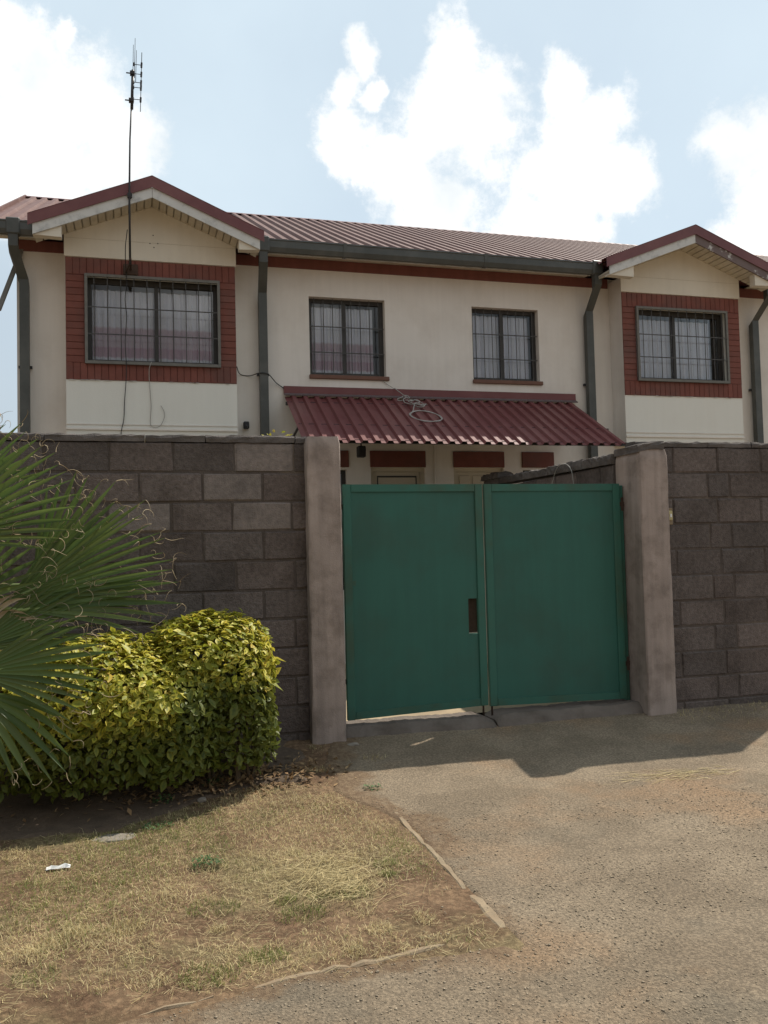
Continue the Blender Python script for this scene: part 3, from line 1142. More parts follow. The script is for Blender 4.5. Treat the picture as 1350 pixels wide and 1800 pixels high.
party_wall()


# ------------------------------------------------------------------ gate pillars
def pillar(x0, x1, y0, y1, z1, label, cap=False, seed=0):
    t = empty('gate_pillar', ((x0 + x1) / 2, (y0 + y1) / 2, 0), label, 'pillar', 'plastered gate pillars')
    mb = MB()
    per = 8
    pts = []
    cr = .010
    # rounded-square ring, 8 points per side
    ring = []
    for (ax, ay, bx, by) in ((x0, y0, x1, y0), (x1, y0, x1, y1), (x1, y1, x0, y1), (x0, y1, x0, y0)):
        L = math.hypot(bx - ax, by - ay)
        for k in range(per):
            tt = (cr + (L - 2 * cr) * k / (per - 1)) / L
            ring.append((ax + (bx - ax) * tt, ay + (by - ay) * tt))
    n = len(ring)
    nz = 44
    cx, cy = (x0 + x1) / 2, (y0 + y1) / 2
    for i in range(nz + 1):
        z = -.25 + (z1 + .25) * i / nz
        sh = 0.0
        if i > nz - 1:
            sh = .018
        for j, (x, y) in enumerate(ring):
            u = j * .11
            d = (float(fbm(u * 3, z * 3, 100 + seed, 1.5, 4)) - .5) * .010 + (float(fbm(u, z, 120 + seed, 14, 2)) - .5) * .007 - sh
            nx_, ny_ = (x - cx), (y - cy)
            l = math.hypot(nx_, ny_)
            mb.v.append((x + nx_ / l * d, y + ny_ / l * d, z + (random.uniform(-.004, .004) if i == nz else 0)))
    for i in range(nz):
        for j in range(n):
            a, b = i * n + j, i * n + (j + 1) % n
            mb.f.append((a, b, b + n, a + n))
    top = len(mb.v)
    mb.v.append((cx, cy, z1 + .012))
    for j in range(n):
        mb.f.append((nz * n + j, nz * n + (j + 1) % n, top))
    so = mb.build('shaft', PILLAR, t, smooth=True)
    so.data.set_sharp_from_angle(angle=math.radians(38))
    if cap:
        c = coping_piece(x0 - .012, x1 - .02, y0 + .005, y1, z1 + .004, z1 + .068, .010)
        c.v = [(x, y, z - max(0, (4.40 - x)) * .22) for x, y, z in c.v]
        c.build('coping', COPE, t)
    return t


pillar(1.315, 1.585, 6.79, 7.14, 2.395, 'plastered concrete gate pillar left of the green gate, beside the hedge', seed=1)
pillar(4.268, 4.552, 6.79, 7.20, 2.318, 'plastered concrete gate pillar with crumbling cap right of the green gate', cap=True, seed=2)


# ------------------------------------------------------------------ threshold
def threshold(x0, x1, ztop, label, notch_left):
    nx = int((x1 - x0) / .035)
    mb = MB()
    prof = [(6.83, -.12, 0), (6.855, -.035, .3), (6.90, .6, 1), (6.95, 1, 1), (7.05, 1.0, 1), (7.2, 1.0, 1), (7.27, .2, .5)]
    m_ = len(prof)
    for i in range(nx + 1):
        x = x0 + (x1 - x0) * i / nx
        e = min(1, (x - x0 + .012) / .10) if notch_left else min(1, (x1 - x + .012) / .10)
        e = math.sqrt(max(e, 0))
        zt = (ztop + (float(fbm(x, 0, 200, 5, 4)) - .5) * .03) * (.2 + .8 * e) + .0
        for k, (y, q, w_) in enumerate(prof):
            z = -.10 if k == 0 else (float(gz(y)) - .01 + (zt - float(gz(y)) + .01) * max(q, 0))
            mb.v.append((x, y + (float(fbm(x, k, 210, 9, 3)) - .5) * .03, z + random.uniform(-.003, .003)))
    for i in range(nx):
        for k in range(m_ - 1):
            a = i * m_ + k
            mb.f.append((a, a + 1, a + m_ + 1, a + m_))
    mb.f.append(tuple(range(m_)))
    mb.f.append(tuple(range(nx * m_, nx * m_ + m_)))
    return tag(mb.build('threshold_slab', THRESH, smooth=False), label, 'threshold', 'concrete threshold under the gate')


threshold(1.58, 2.885, .078, 'rough concrete threshold under the gate leaf with the hand slot', False)
threshold(2.90, 4.275, .088, 'rough concrete threshold under the plain gate leaf by the capped pillar', True)


# ------------------------------------------------------------------ gate leaves
def gate_leaf(x0, x1, zb0, zb1, label, slot=False, post_left=False):
    """sheet-steel leaf, bottom edge running zb0..zb1"""
    yf, zt = 7.04, 2.033
    g = empty('gate_leaf', ((x0 + x1) / 2, yf, 0), label, 'gate', 'green steel gate leaves')
    fw = .068

    def zb(x):
        return zb0 + (zb1 - zb0) * (x - x0) / (x1 - x0)
    # frame of square tube, four members butted
    for (a, b) in ((x0, x0 + fw), (x1 - fw, x1)):
        mb = MB().cbox(a, b, yf, yf + .04, 0, 1, .004)
        mb.v = [(x, y, zt if z > .99 else (zt - .004 if z > .9 else (zb(x) if z < .003 else zb(x) + .004))) for x, y, z in mb.v]
        mb.build('frame_stile', GATEB, g)
    for top in (True, False):
        mb = MB().cbox(x0 + fw + .001, x1 - fw - .001, yf + .001, yf + .039, 0, 1, .004)
        if top:
            mb.v = [(x, y, zt - .062 + z * .062) for x, y, z in mb.v]
        else:
            mb.v = [(x, y, zb(x) + .002 + z * .06) for x, y, z in mb.v]
        mb.build('frame_rail', GATEB, g)
    # sheet panel, slightly buckled, with an optional hand slot
    a, b = x0 + fw * .6, x1 - fw * .6
    sx0, sx1, sz0, sz1 = 2.732, 2.824, .752, 1.056
    xs = sorted(set(np.round(np.linspace(a, b, 26), 4)) | ({sx0, sx1} if slot else set()))
    zs = sorted(set(np.round(np.linspace(0, 1, 30), 4)))
    if slot:
        ks = [(s - .15) / (zt - .18) for s in (sz0, sz1)]
        zs = sorted(set(zs) | set(ks))
    mb = MB()
    zz = lambda x, t: (.15 + t * (zt - .18)) if 0 < t < 1 else (zb(x) + .03 if t == 0 else zt - .03)
    for side, off in ((0, 0), (1, .0025)):
        base = len(mb.v)
        for t in zs:
            for x in xs:
                bk = (float(fbm(x, t * 2, 300, 1.7, 2)) - .5) * .012
                mb.v.append((x, yf + .014 + bk + off, zz(x, t)))
        nx = len(xs)
        for i in range(len(zs) - 1):
            for j in range(nx - 1):
                if slot and sx0 - 1e-6 <= xs[j] and xs[j + 1] <= sx1 + 1e-6 and ks[0] - 1e-6 <= zs[i] and zs[i + 1] <= ks[1] + 1e-6:
                    continue
                q = base + i * nx + j
                f = (q, q + 1, q + nx + 1, q + nx)
                mb.f.append(f if side == 0 else f[::-1])
    mb.build('panel', GATE, g, smooth=True)
    if slot:
        # folded steel lip behind the slot and the dark latch box behind it
        MB().box(sx0 - .01, sx1 + .01, yf + .022, yf + .10, sz0 - .006, sz0 + .002).build('slot_lip', GATEB, g)
        MB().box(sx0 - .008, sx1 + .02, yf + .075, yf + .083, sz0 + .012, sz1 + .02).build('latch_plate', RUST, g)
    # back brace seen only through gaps
    MB().box(x0 + fw, x1 - fw, yf + .018, yf + .04, 1.2, 1.24).build('back_rail', GATEB, g)
    return g


gl = gate_leaf(1.655, 2.885, .108, .148, 'green sheet steel gate leaf with a small rectangular hand slot', slot=True)
gr = gate_leaf(2.903, 4.212, .136, .112, 'plain green sheet steel gate leaf without a slot, beside the capped pillar')
for g, x, zb in ((gl, 2.846, .02), (gr, 2.925, .0)):
    MB().bar((x, 7.065, .60), (x, 7.065, zb), .0085, 8).build('drop_bolt', RUST, g, smooth=True)
for g, xa, xb, zs in ((gl, 1.565, 1.655, (1.85, .42)), (gr, 4.212, 4.29, (1.85, .42))):
    for z in zs:
        MB().bar(((xa + xb) / 2, 7.075, z - .06), ((xa + xb) / 2, 7.075, z + .06), .014, 8).box(xa, xb, 7.068, 7.082, z - .02, z + .02).build('hinge', RUST, g)
# steel posts the leaves hang on, in the shade beside the pillars
MB().cbox(1.592, 1.640, 7.07, 7.12, -.05, 2.02, .004).build('hinge_post', GATEB, gl)
MB().cbox(4.226, 4.262, 7.07, 7.12, -.05, 2.02, .004).build('hinge_post', GATEB, gr)

# doorbell on the right wall
db = empty('doorbell', (4.60, 6.9, 1.72), 'small yellowed doorbell push on the block wall beside the pillar', 'doorbell')
MB().cbox(4.566, 4.640, 6.872, 6.901, 1.650, 1.80, .006).build('cement_pad', KERB, db)
MB().cbox(4.580, 4.622, 6.848, 6.873, 1.690, 1.775, .006).build('housing', BELL, db)
MB().cbox(4.592, 4.610, 6.842, 6.849, 1.715, 1.745, .002).build('button', PAPER, db)

# ------------------------------------------------------------------ house
YF = 11.0
YB = 10.67
house = empty('terrace_house', (4, 12, 0), 'two storey cream terraced house with two brick framed bay windows under red gables', 'house')


def wall_face(mb, x0, x1, z0, z1, y, depth, holes):
    """front face at y with rectangular holes, reveals running back by depth"""
    xs = sorted({x0, x1} | {h[0] for h in holes} | {h[1] for h in holes})
    zs = sorted({z0, z1} | {h[2] for h in holes} | {h[3] for h in holes})
    for i in range(len(xs) - 1):
        for j in range(len(zs) - 1):
            cx, cz = (xs[i] + xs[i + 1]) / 2, (zs[j] + zs[j + 1]) / 2
            if any(h[0] < cx < h[1] and h[2] < cz < h[3] for h in holes):
                continue
            mb.poly([(xs[i], y, zs[j]), (xs[i + 1], y, zs[j]), (xs[i + 1], y, zs[j + 1]), (xs[i], y, zs[j + 1])])
    for (a, b, c, d) in holes:
        mb.poly([(a, y, c), (a, y + depth, c), (a, y + depth, d), (a, y, d)])
        mb.poly([(b, y, c), (b, y, d), (b, y + depth, d), (b, y + depth, c)])
        mb.poly([(a, y, d), (a, y + depth, d), (b, y + depth, d), (b, y, d)])
        mb.poly([(a, y, c), (b, y, c), (b, y + depth, c), (a, y + depth, c)])
    return mb


W2 = (2.195, 3.208, 3.765, 4.780)
W3 = (4.432, 5.412, 3.768, 4.765)
D1 = (2.965, 3.705, .05, 2.575)
D2 = (4.108, 4.83, .05, 2.575)
SW1 = (2.05, 2.645, 1.0, 2.545)
SW2 = (5.11, 5.565, 1.0, 2.545)
BAYS = [(-.727, 1.222), (6.522, 8.418)]
BW = [(-.505, 1.022), (6.735, 8.185)]
XL, XR = -1.29, 13.5
bayholes = [(a + .12, b - .12, 2.95, 5.10) for a, b in BAYS]


def raw_mesh(mb, name, material, parent, **kw):
    me = bpy.data.meshes.new(name)
    me.from_pydata(mb.v, [], mb.f)
    me.materials.append(material)
    return tag(link(name, me, parent), **kw)


mb = MB()
wall_face(mb, XL, XR, -.05, 5.262, YF, .15, [W2, W3, D1, D2, SW1, SW2] + bayholes)
raw_mesh(mb, 'front_wall', CREAM, house)
RIDGE_Y, RIDGE_Z, EAVE_Y, EAVE_Z = 14.8, 7.26, 10.64, 5.335
PIT = (RIDGE_Z - EAVE_Z) / (RIDGE_Y - EAVE_Y)
YBK = 18.6
mb = MB()
gzr = lambda y: RIDGE_Z - .06 - PIT * abs(y - RIDGE_Y)
for x in (XL, XR):
    mb.poly([(x, YF + .001, -.05), (x, YBK, -.05), (x, YBK, gzr(YBK)), (x, RIDGE_Y, gzr(RIDGE_Y)), (x, YF + .001, gzr(YF))])
mb.poly([(XL, YBK, -.05), (XR, YBK, -.05), (XR, YBK, gzr(YBK)), (XL, YBK, gzr(YBK))])
raw_mesh(mb, 'side_wall', CREAM, house)
mb = MB()
mb.box(XL + .02, XR - .02, YF + .9, YF + .95, 0, 5.5)
mb.box(XL + .02, XR - .02, YF + .16, YF + .9, 2.90, 2.98)
mb.box(XL + .02, XR - .02, YF + .16, YF + .9, 5.15, 5.2)
mb.build('inner_wall', ROOM, house)

# red band below the eaves
for a, b in ((XL, BAYS[0][0]), (BAYS[0][1] + .02, BAYS[1][0] - .02), (BAYS[1][1] + .02, XR)):
    MB().box(a, b, YF - .018, YF + .01, 5.128, 5.258).build('red_band', REDBAND, house)
# dark red panels over the ground floor openings
for a, b in ((2.50, 2.672), (2.958, 3.713), (4.105, 4.836), (5.10, 5.575)):
    MB().cbox(a, b, YF - .022, YF + .01, 2.577, 2.79, .004).build('lintel_panel', BRICK, house)


# corrugated sheets
def corrugated(p0, across, along, w, length, pitch, depth, flank=.11, flat=.36, nl=2, thick=.0012, phase=0.0, squeeze=None, cut=None):
    """trapezoid sheet; p0 corner, across unit, along unit"""
    p0, across, along = Vector(p0), Vector(across).normalized(), Vector(along).normalized()
    nrm = across.cross(along).normalized()
    if nrm.z < 0:
        nrm = -nrm
    prof = []
    n = int(w / pitch) + 1
    for i in range(n + 1):
        s = i * pitch + phase
        for q, hgt in ((0, 0), (1 - flank * 2 - flat, 0), (1 - flank - flat, depth), (1 - flank, depth)):
            u = s + q * pitch
            if -1e-6 <= u <= w:
                prof.append((u, hgt))
    mb = MB()
    k = len(prof)
    for side, off in ((0, 0.0), (1, -thick)):
        base = len(mb.v)
        for l in range(nl + 1):
            for (u, hgt) in prof:
                uu = u
                if squeeze:
                    uu = squeeze(u, l / nl)
                mb.v.append(tuple(p0 + across * uu + along * ((length if cut is None else cut(u)) * l / nl) + nrm * (hgt + off)))
        for l in range(nl):
            for i in range(k - 1):
                q = base + l * k + i
                f = (q, q + 1, q + k + 1, q + k)
                mb.f.append(f if side == 0 else f[::-1])
    # lower lip
    h = (nl + 1) * k
    for i in range(k - 1):
        a = nl * k + i
        mb.f.append((a, a + 1, a + 1 + h, a + h))
    return mb


RL = math.hypot(RIDGE_Y - EAVE_Y, RIDGE_Z - EAVE_Z)
XV = -1.58
GAB = [(.250, -1.062, 1.500), (7.475, 6.115, 8.835)]     # centre, left eave, right eave


def roof_cut(u):
    """length of the main slope below the ridge: full, or to the valley of a gable"""
    x = XV + u
    for c, l, r in GAB:
        if l < x < r:
            t = 1 - abs(x - c) / (r - c)
            zg = 5.325 + (5.865 - 5.325) * t - .03
            return RL * min(1, (RIDGE_Z - zg) / (RIDGE_Z - EAVE_Z)) if zg > EAVE_Z else RL
    return RL


roof = corrugated((XV, RIDGE_Y, RIDGE_Z), (1, 0, 0), (0, EAVE_Y - RIDGE_Y, EAVE_Z - RIDGE_Z), XR + .3 - XV, RL, .165, .034, .10, .34, 3, cut=roof_cut)
roof_o = raw_mesh(roof, 'roof', ROOF, house)
b_ = corrugated((XR + .3, RIDGE_Y, RIDGE_Z), (-1, 0, 0), (0, 1, -PIT), XR + .3 - XV, RL + .2, .165, .034, .10, .34, 1)
raw_mesh(b_, 'roof', ROOF, house)
# ridge capping and the verge trim at the left end
MB().prism([(RIDGE_Y - .14, RIDGE_Z - .03), (RIDGE_Y, RIDGE_Z + .036), (RIDGE_Y + .14, RIDGE_Z - .03), (RIDGE_Y, RIDGE_Z + .022)], 'x', XV - .02, XR + .3).build('ridge_cap', BARGE, house)
mb = MB()
mb.prism([(EAVE_Y - .02, EAVE_Z - .05), (RIDGE_Y, RIDGE_Z - .03), (RIDGE_Y, RIDGE_Z + .05), (EAVE_Y - .02, EAVE_Z + .05)], 'x', XV - .03, XV - .004)
mb.build('verge_trim', ROOF, house)
mb = MB()
mb.poly([(XV, EAVE_Y + .06, EAVE_Z - .05), (XL, EAVE_Y + .06, EAVE_Z - .05), (XL, RIDGE_Y, RIDGE_Z - .05), (XV, RIDGE_Y, RIDGE_Z - .05)])
mb.build('verge_soffit', SOFFIT, house)

# eaves: soffit strip, fascia and gutter, broken by the gables
runs = [(XV - .05, GAB[0][1] + .02), (GAB[0][2] - .03, GAB[1][1] + .03), (GAB[1][2] - .03, XR + .3)]
for i, (a, b) in enumerate(runs):
    MB().box(max(a, XV), b, 10.70, YF, 5.262, 5.274).build('eave_soffit', SOFFIT, house)
    MB().box(max(a, XV), b, 10.685, 10.70, 5.19, 5.33).build('fascia', WHITEB, house)
    # gutter: open trough with a rolled front edge
    o = [(10.684, 5.20), (10.684, 5.345), (10.678, 5.345), (10.678, 5.212), (10.620, 5.206), (10.602, 5.25), (10.602, 5.335), (10.590, 5.348), (10.585, 5.335), (10.593, 5.325), (10.591, 5.245), (10.614, 5.192), (10.65, 5.188)]
    MB().prism(o, 'x', a, b).build('gutter', GUTTER, house)
    # joint collars
    x = a + 1.1
    while x < b - .3:
        o2 = [(10.688, 5.19), (10.688, 5.35), (10.581, 5.352), (10.587, 5.243), (10.612, 5.184)]
        MB().prism(o2, 'x', x, x + .045).build('gutter_joint', GUTTER, house)
        x += 1.9


def gable(cx, xl, xr, bx0, bx1, wx0, wx1, seed):
    za, zl, zr = 5.842, 5.305, 5.305
    yf = 10.28
    # bay body
    mb = MB()
    wall_face(mb, bx0, bx1, 2.88, 5.20, YB, .06, [(wx0 - .004, wx1 + .004, 3.757, 4.775)])
    mb.poly([(bx0, YB, 2.88), (bx1, YB, 2.88), (bx1, YF, 2.88), (bx0, YF, 2.88)])
    bay = raw_mesh(mb, 'bay', BAYC, house)
    for xc in (bx0, bx1):
        MB().box(xc - .002, xc + .002, YB + .001, YF + .02, 2.88, 5.20).build('bay_cheek', CREAM, bay)
    # broken paint and mortar along the foot of the bricks
    fl = MB()
    for q in range(16):
        x = random.uniform(bx0 + .03, bx1 - .1)
        fl.box(x, x + random.uniform(.015, .09), YB - .0125, YB - .004, 3.5465, 3.5465 + random.uniform(.002, .006))
    tag(fl.build('paint_fleck', WHITEB, bay), kind='stuff')
    # two drip ledges at the foot
    MB().box(bx0 - .004, bx1 + .004, YB - .010, YB - .002, 3.030, 3.042).build('drip_ledge', CREAM, bay)
    MB().box(bx0 - .004, bx1 + .004, YB - .018, YB - .002, 2.97, 2.992).build('drip_ledge', CREAM, bay)
    # gable board above the brick panel, a little proud
    def roofz(x):
        return za - (za - zl) * (cx - x) / (cx - xl) if x < cx else za - (za - zr) * (x - cx) / (xr - cx)
    t = .16
    MB().prism([(bx0 - .012, 4.990), (bx1 + .012, 4.990), (bx1 + .012, roofz(bx1) - t), (cx, za - t), (bx0 - .012, roofz(bx0) - t)], 'y', YB - .022, YB - .001).build('gable_board', GABC, house)
    # faint joint in the board
    MB().box(bx0 - .010, bx1 + .010, YB - .0245, YB - .021, 5.205, 5.209).build('board_joint', SOFFIT, house)
    # brick panel: individual bricks on a recessed bed
    MB().box(bx0, bx1, YB - .004, YB - .0005, 4.782, 4.985).box(bx0, bx1, YB - .004, YB - .0005, 3.552, 3.752).box(bx0, wx0 - .006, YB - .004, YB - .0005, 3.753, 4.781).box(wx1 + .006, bx1, YB - .004, YB - .0005, 3.753, 4.781).build('brick_bed', BRICKM, bay)

    def brick(x0, x1, z0, z1, me, w, h):
        o = bpy.data.objects.new('brick', me)
        COL.objects.link(o)
        o.parent = bay
        o.matrix_parent_inverse = Matrix.Translation(-root_loc(bay))
        o.location = ((x0 + x1) / 2, YB - .011 + random.uniform(-.001, .001), z0)
        o.scale = ((x1 - x0) / w, 1, (z1 - z0) / h)
    nb = int(round((bx1 - bx0) / .078))
    st = (bx1 - bx0) / nb
    for k in range(nb):                                    # soldier courses top and bottom
        for (z0, z1) in ((4.786, 4.984), (3.553, 3.750)):
            brick(bx0 + k * st + .003, bx0 + (k + 1) * st - .003, z0, z1, random.choice(SOLD), .07, .2)
    nr = 13
    for r in range(nr):                                    # stretcher courses at the sides
        z0 = 3.753 + (4.783 - 3.753) * r / nr
        z1 = 3.753 + (4.783 - 3.753) * (r + 1) / nr - .006
        for (a, b) in ((bx0, wx0 - .012), (wx1 + .012, bx1)):
            brick(a + .002, b - .002, z0, z1, random.choice(STRE), .22, .075)
    # roof of the gable running back into the main slope
    yb = 12.1
    for s, xe, ze in ((-1, xl, zl), (1, xr, zr)):
        d = Vector((xe - cx, 0, ze - za))
        g_ = corrugated((cx, yf + .01, za), (0, 1, 0), d, yb - yf, d.length, .165, .03, .10, .34, 2)
        raw_mesh(g_, 'gable_roof', BARGE, house)
    # maroon barge flashing, one length each side, mitred at the apex
    for xe, ze in ((xl - .03, zl - .005), (xr + .03, zr - .005)):
        mb = MB().prism([(cx, za - .112), (xe, ze - .115), (xe, ze + .012), (cx, za + .018)], 'y', yf - .012, yf - .001)
        mb.build('barge_flashing', BARGE, house)
        lay = MB().prism([(cx, za + .019), (xe, ze + .013), (xe, ze + .017), (cx, za + .024)], 'y', yf - .015, yf + .16)
        lay.build('barge_flashing', BARGE, house)
        dx = 1 if xe > cx else -1
        x2 = xe - dx * .05
        z2 = ze + (za - ze) * .05 / abs(xe - cx)
        MB().prism([(cx + dx * .002, za - .228), (x2, z2 - .228), (x2, z2 - .110), (cx + dx * .002, za - .110)], 'y', yf + .006, yf + .026).build('barge_board', PEELED if (seed == 1 and dx > 0) else WHITEB, house)
        # soffit boards under the slope
        nb2 = 15
        for k in range(nb2):
            xa = cx + dx * .01 + (x2 - cx) * k / nb2
            xb = cx + (x2 - cx) * (k + 1) / nb2 - dx * .006
            za_ = za - (za - ze) * abs(xa - cx) / abs(xe - cx) - .205
            zb_ = za - (za - ze) * abs(xb - cx) / abs(xe - cx) - .205
            m2 = MB().prism([(xa, za_), (xb, zb_), (xb, zb_ + .016), (xa, za_ + .016)], 'y', yf + .028, YB - .024)
            m2.build('soffit_board', SOFFIT, house)
        MB().prism([(cx, za - .187), (x2, z2 - .187), (x2, z2 - .16), (cx, za - .16)], 'y', yf + .03, YB - .024).build('soffit_backing', SOFFITB, house)
        # boxed end between soffit and gutter
        bxe = bx1 + .014 if dx > 0 else bx0 - .014
        zt_ = za - (za - ze) * abs(bxe - cx) / abs(xe - cx) - .21
        ze_ = za - (za - ze) * abs(x2 - cx) / abs(xe - cx) - .21
        MB().prism([(bxe, 5.085), (x2, 5.095), (x2, ze_), (bxe, zt_)], 'y', YB - .36, YB - .25).build('boxed_end', GABC, house)
    return bay


SOLD = block_meshes('brick', .07, .0105, .2, BRICK, 4, .0012, .003)
STRE = block_meshes('brick', .22, .0105, .075, BRICK, 4, .0012, .003)
for k, ((bx0, bx1), (wx0, wx1), (cx, xl, xr)) in enumerate(zip(BAYS, BW, GAB)):
    gable(cx, xl, xr, bx0, bx1, wx0, wx1, k)


# windows
def window(x0, x1, z0, z1, yfr, ygr, mull, nbar, zbars, sill, frame_w, grille_frame=False):
    """frame at yfr, burglar bars at ygr"""
    w = MB()
    f = frame_w
    w.box(x0, x1, yfr, yfr + .05, z0, z0 + f).box(x0, x1, yfr, yfr + .05, z1 - f, z1)
    w.box(x0, x0 + f, yfr, yfr + .05, z0 + f, z1 - f).box(x1 - f, x1, yfr, yfr + .05, z0 + f, z1 - f)
    w.box(mull - .022, mull + .022, yfr - .006, yfr + .05, z0 + f, z1 - f)
    win = w.build('window', FRAME, house)
    for a, b, dy in ((x0 + f, mull - .022, .02), (mull + .022, x1 - f, .032)):
        MB().box(a + .002, b - .002, yfr + dy, yfr + dy + .004, z0 + f + .002, z1 - f - .002).build('pane', GLASS, win)
    g = MB()
    for k in range(nbar):
        x = x0 + (x1 - x0) * (k + .62) / (nbar + .24)
        g.bar((x, ygr, z0 + .008), (x, ygr, z1 - .008), .0056, 6)
    for z in zbars:
        g.box(x0 + .008, x1 - .008, ygr - .011, ygr - .006, z - .0065, z + .0065)
    g.build('burglar_bars', BARS, win)
    if grille_frame:
        q = MB()
        e = .026
        q.box(x0 - .012, x1 + .012, ygr - .014, ygr + .02, z1 - .012, z1 + .020).box(x0 - .012, x1 + .012, ygr - .014, ygr + .02, z0 - .022, z0 + .012)
        q.box(x0 - .012, x0 + e - .006, ygr - .014, ygr + .02, z0 + .013, z1 - .013).box(x1 - e + .006, x1 + .012, ygr - .014, ygr + .02, z0 + .013, z1 - .013)
        q.build('bar_frame', BARF, win)
    if sill:
        MB().cbox(x0 - .012, x1 + .035, YF - .03, YF + .09, z0 - .052, z0 - .001, .005).build('sill', SILL, win)
    return win


window(BW[0][0], BW[0][1], 3.76, 4.772, YB + .10, YB - .035, .292, 10, (4.085, 4.40), False, .055, True)
window(BW[1][0], BW[1][1], 3.772, 4.772, YB + .10, YB - .035, 7.40, 10, (4.085, 4.40), False, .055, True)
window(W2[0], W2[1], W2[2], W2[3], YF + .10, YF + .055, 2.68, 8, (4.07, 4.405), True, .05)
window(W3[0], W3[1], W3[2], W3[3], YF + .10, YF + .055, 4.905, 8, (4.07, 4.405), True, .05)


def curtain(x0, x1, z0, z1, y, material, label, gap=0.0):
    n = 150
    xs = np.linspace(x0, x1, n)
    ph = fbm(xs, xs * 0, 400, 3, 3) * 14
    yy = y + .022 * np.sin(xs * 60 + ph) + .012 * np.sin(xs * 137 + ph * 2)
    if gap:
        yy = yy + np.where(np.abs(xs - (x0 + x1) / 2 + .02) < gap, .03, 0)
    mb = MB()
    for z, s in ((z0, 1.0), ((z0 + z1) / 2, .9), (z1, .6)):
        for x, q in zip(xs, yy):
            mb.v.append((x, y + (q - y) * s, z))
    for r in range(2):
        for i in range(n - 1):
            a = r * n + i
            mb.f.append((a, a + 1, a + n + 1, a + n))
    me = mb.mesh('curtain')
    me.materials.append(material)
    me.polygons.foreach_set('use_smooth', [True] * len(me.polygons))
    return tag(link('curtain', me), label, 'curtain', 'net curtains behind the upstairs windows')


curtain(-.44, .955, 3.77, 4.665, YB + .18, CURT, 'pale curtain with pink bands in the bay window under the aerial')
curtain(6.79, 8.03, 3.78, 4.665, YB + .18, CURTW, 'plain pale curtain in the bay window above the doorbell wall')
curtain(2.25, 3.085, 3.775, 4.69, YF + .175, CURT, 'pale curtain with pink bands in the flat window above the coiled cable')
curtain(4.48, 5.315, 3.775, 4.69, YF + .175, CURTW, 'plain pale curtain in the flat window without a cable below')


# doors and the small ground floor windows
def door(x0, x1, z1, panels):
    f = MB()
    y = YF + .05
    f.box(x0, x0 + .05, y, y + .06, .05, z1).box(x1 - .05, x1, y, y + .06, .05, z1).box(x0 + .05, x1 - .05, y, y + .06, z1 - .05, z1)
    d = f.build('door', DOOR, house)
    MB().box(x0 + .053, x1 - .053, y + .018, y + .055, .055, z1 - .053).build('door_leaf', DOOR, d)
    if panels:
        n = 3
        w = (x1 - x0 - .106 - .05) / n
        for k in range(n):
            for (za, zb_) in ((z1 - .62, z1 - .10), (z1 - 1.5, z1 - .75)):
                a = x0 + .053 + .025 + k * w
                MB().cbox(a + .02, a + w - .02, y + .006, y + .019, za, zb_, .006).build('door_panel', DOOR, d)
    else:
        MB().box(x0 + .10, x1 - .10, y + .010, y + .017, z1 - .125, z1 - .105).box(x0 + .10, x0 + .112, y + .010, y + .017, .3, z1 - .126).box(x1 - .112, x1 - .10, y + .010, y + .017, .3, z1 - .126).build('door_moulding', FRAME, d)
    MB().bar((x1 - .10, y - .03, 1.05), (x1 - .10, y + .02, 1.05), .014, 8).build('door_handle', DARKM, d)


door(D1[0], D1[1], D1[3], False)
door(D2[0], D2[1], D2[3], True)
for (a, b, c, d_) in (SW1, SW2):
    w = MB().box(a, b, YF + .07, YF + .11, d_ - .05, d_).box(a, b, YF + .07, YF + .11, c, c + .05).box(a, a + .05, YF + .07, YF + .11, c + .05, d_ - .05).box(b - .05, b, YF + .07, YF + .11, c + .05, d_ - .05).build('window', FRAME, house)
    MB().box(a + .052, b - .052, YF + .085, YF + .089, c + .052, d_ - .052).build('pane', GLASS, w)
# thin vertical conduit between the doors
MB().bar((3.84, YF - .012, .1), (3.84, YF - .012, 3.2), .011, 8).build('conduit', CREAM, house)


# awning over the doors
def awning():
    x0, x1 = 1.856, 5.93
    yt, zt, yl, zl = YF - .02, 3.468, 9.36, 2.680
    d = Vector((0, yl - yt, zl - zt))
    sq = lambda u, t: u - .075 * t - (u / (x1 - x0)) * .075 * t
    a = corrugated((x0, yt, zt), (1, 0, 0), d, x1 - x0, d.length, .1485, .030, .11, .34, 6, squeeze=sq)
    aw = raw_mesh(a, 'awning', AWN, house)
    MB().box(x0 - .01, x1, YF - .036, YF - .001, 3.512, 3.603).build('awning_flashing', AWN, aw)
    MB().prism([(YF - .037, 3.512), (YF - .037, 3.490), (YF - .085, 3.472), (YF - .088, 3.484)], 'x', x0 - .01, x1 + .005).build('awning_apron', FLASHG, aw)
    # purlins and wall brackets beneath
    for s in (.12, .62, .93):
        p = Vector((0, yt, zt)) + d * s
        MB().box(x0 - .02, x1 - .10, p.y - .025, p.y + .025, p.z - .045, p.z - .006).build('purlin', DARKM, aw)
    for x in (1.95, 4.32, 5.0, 5.72):
        br = MB()
        p0 = Vector((x, YF - .02, zt - .10))
        p1 = Vector((x, yl + .15, zl + .02))
        br.bar(p0, p1, .016, 4)
        br.bar((x, YF - .02, 2.95), p0 + (p1 - p0) * .45, .016, 4)
        br.build('awning_bracket', DARKM, aw)


awning()


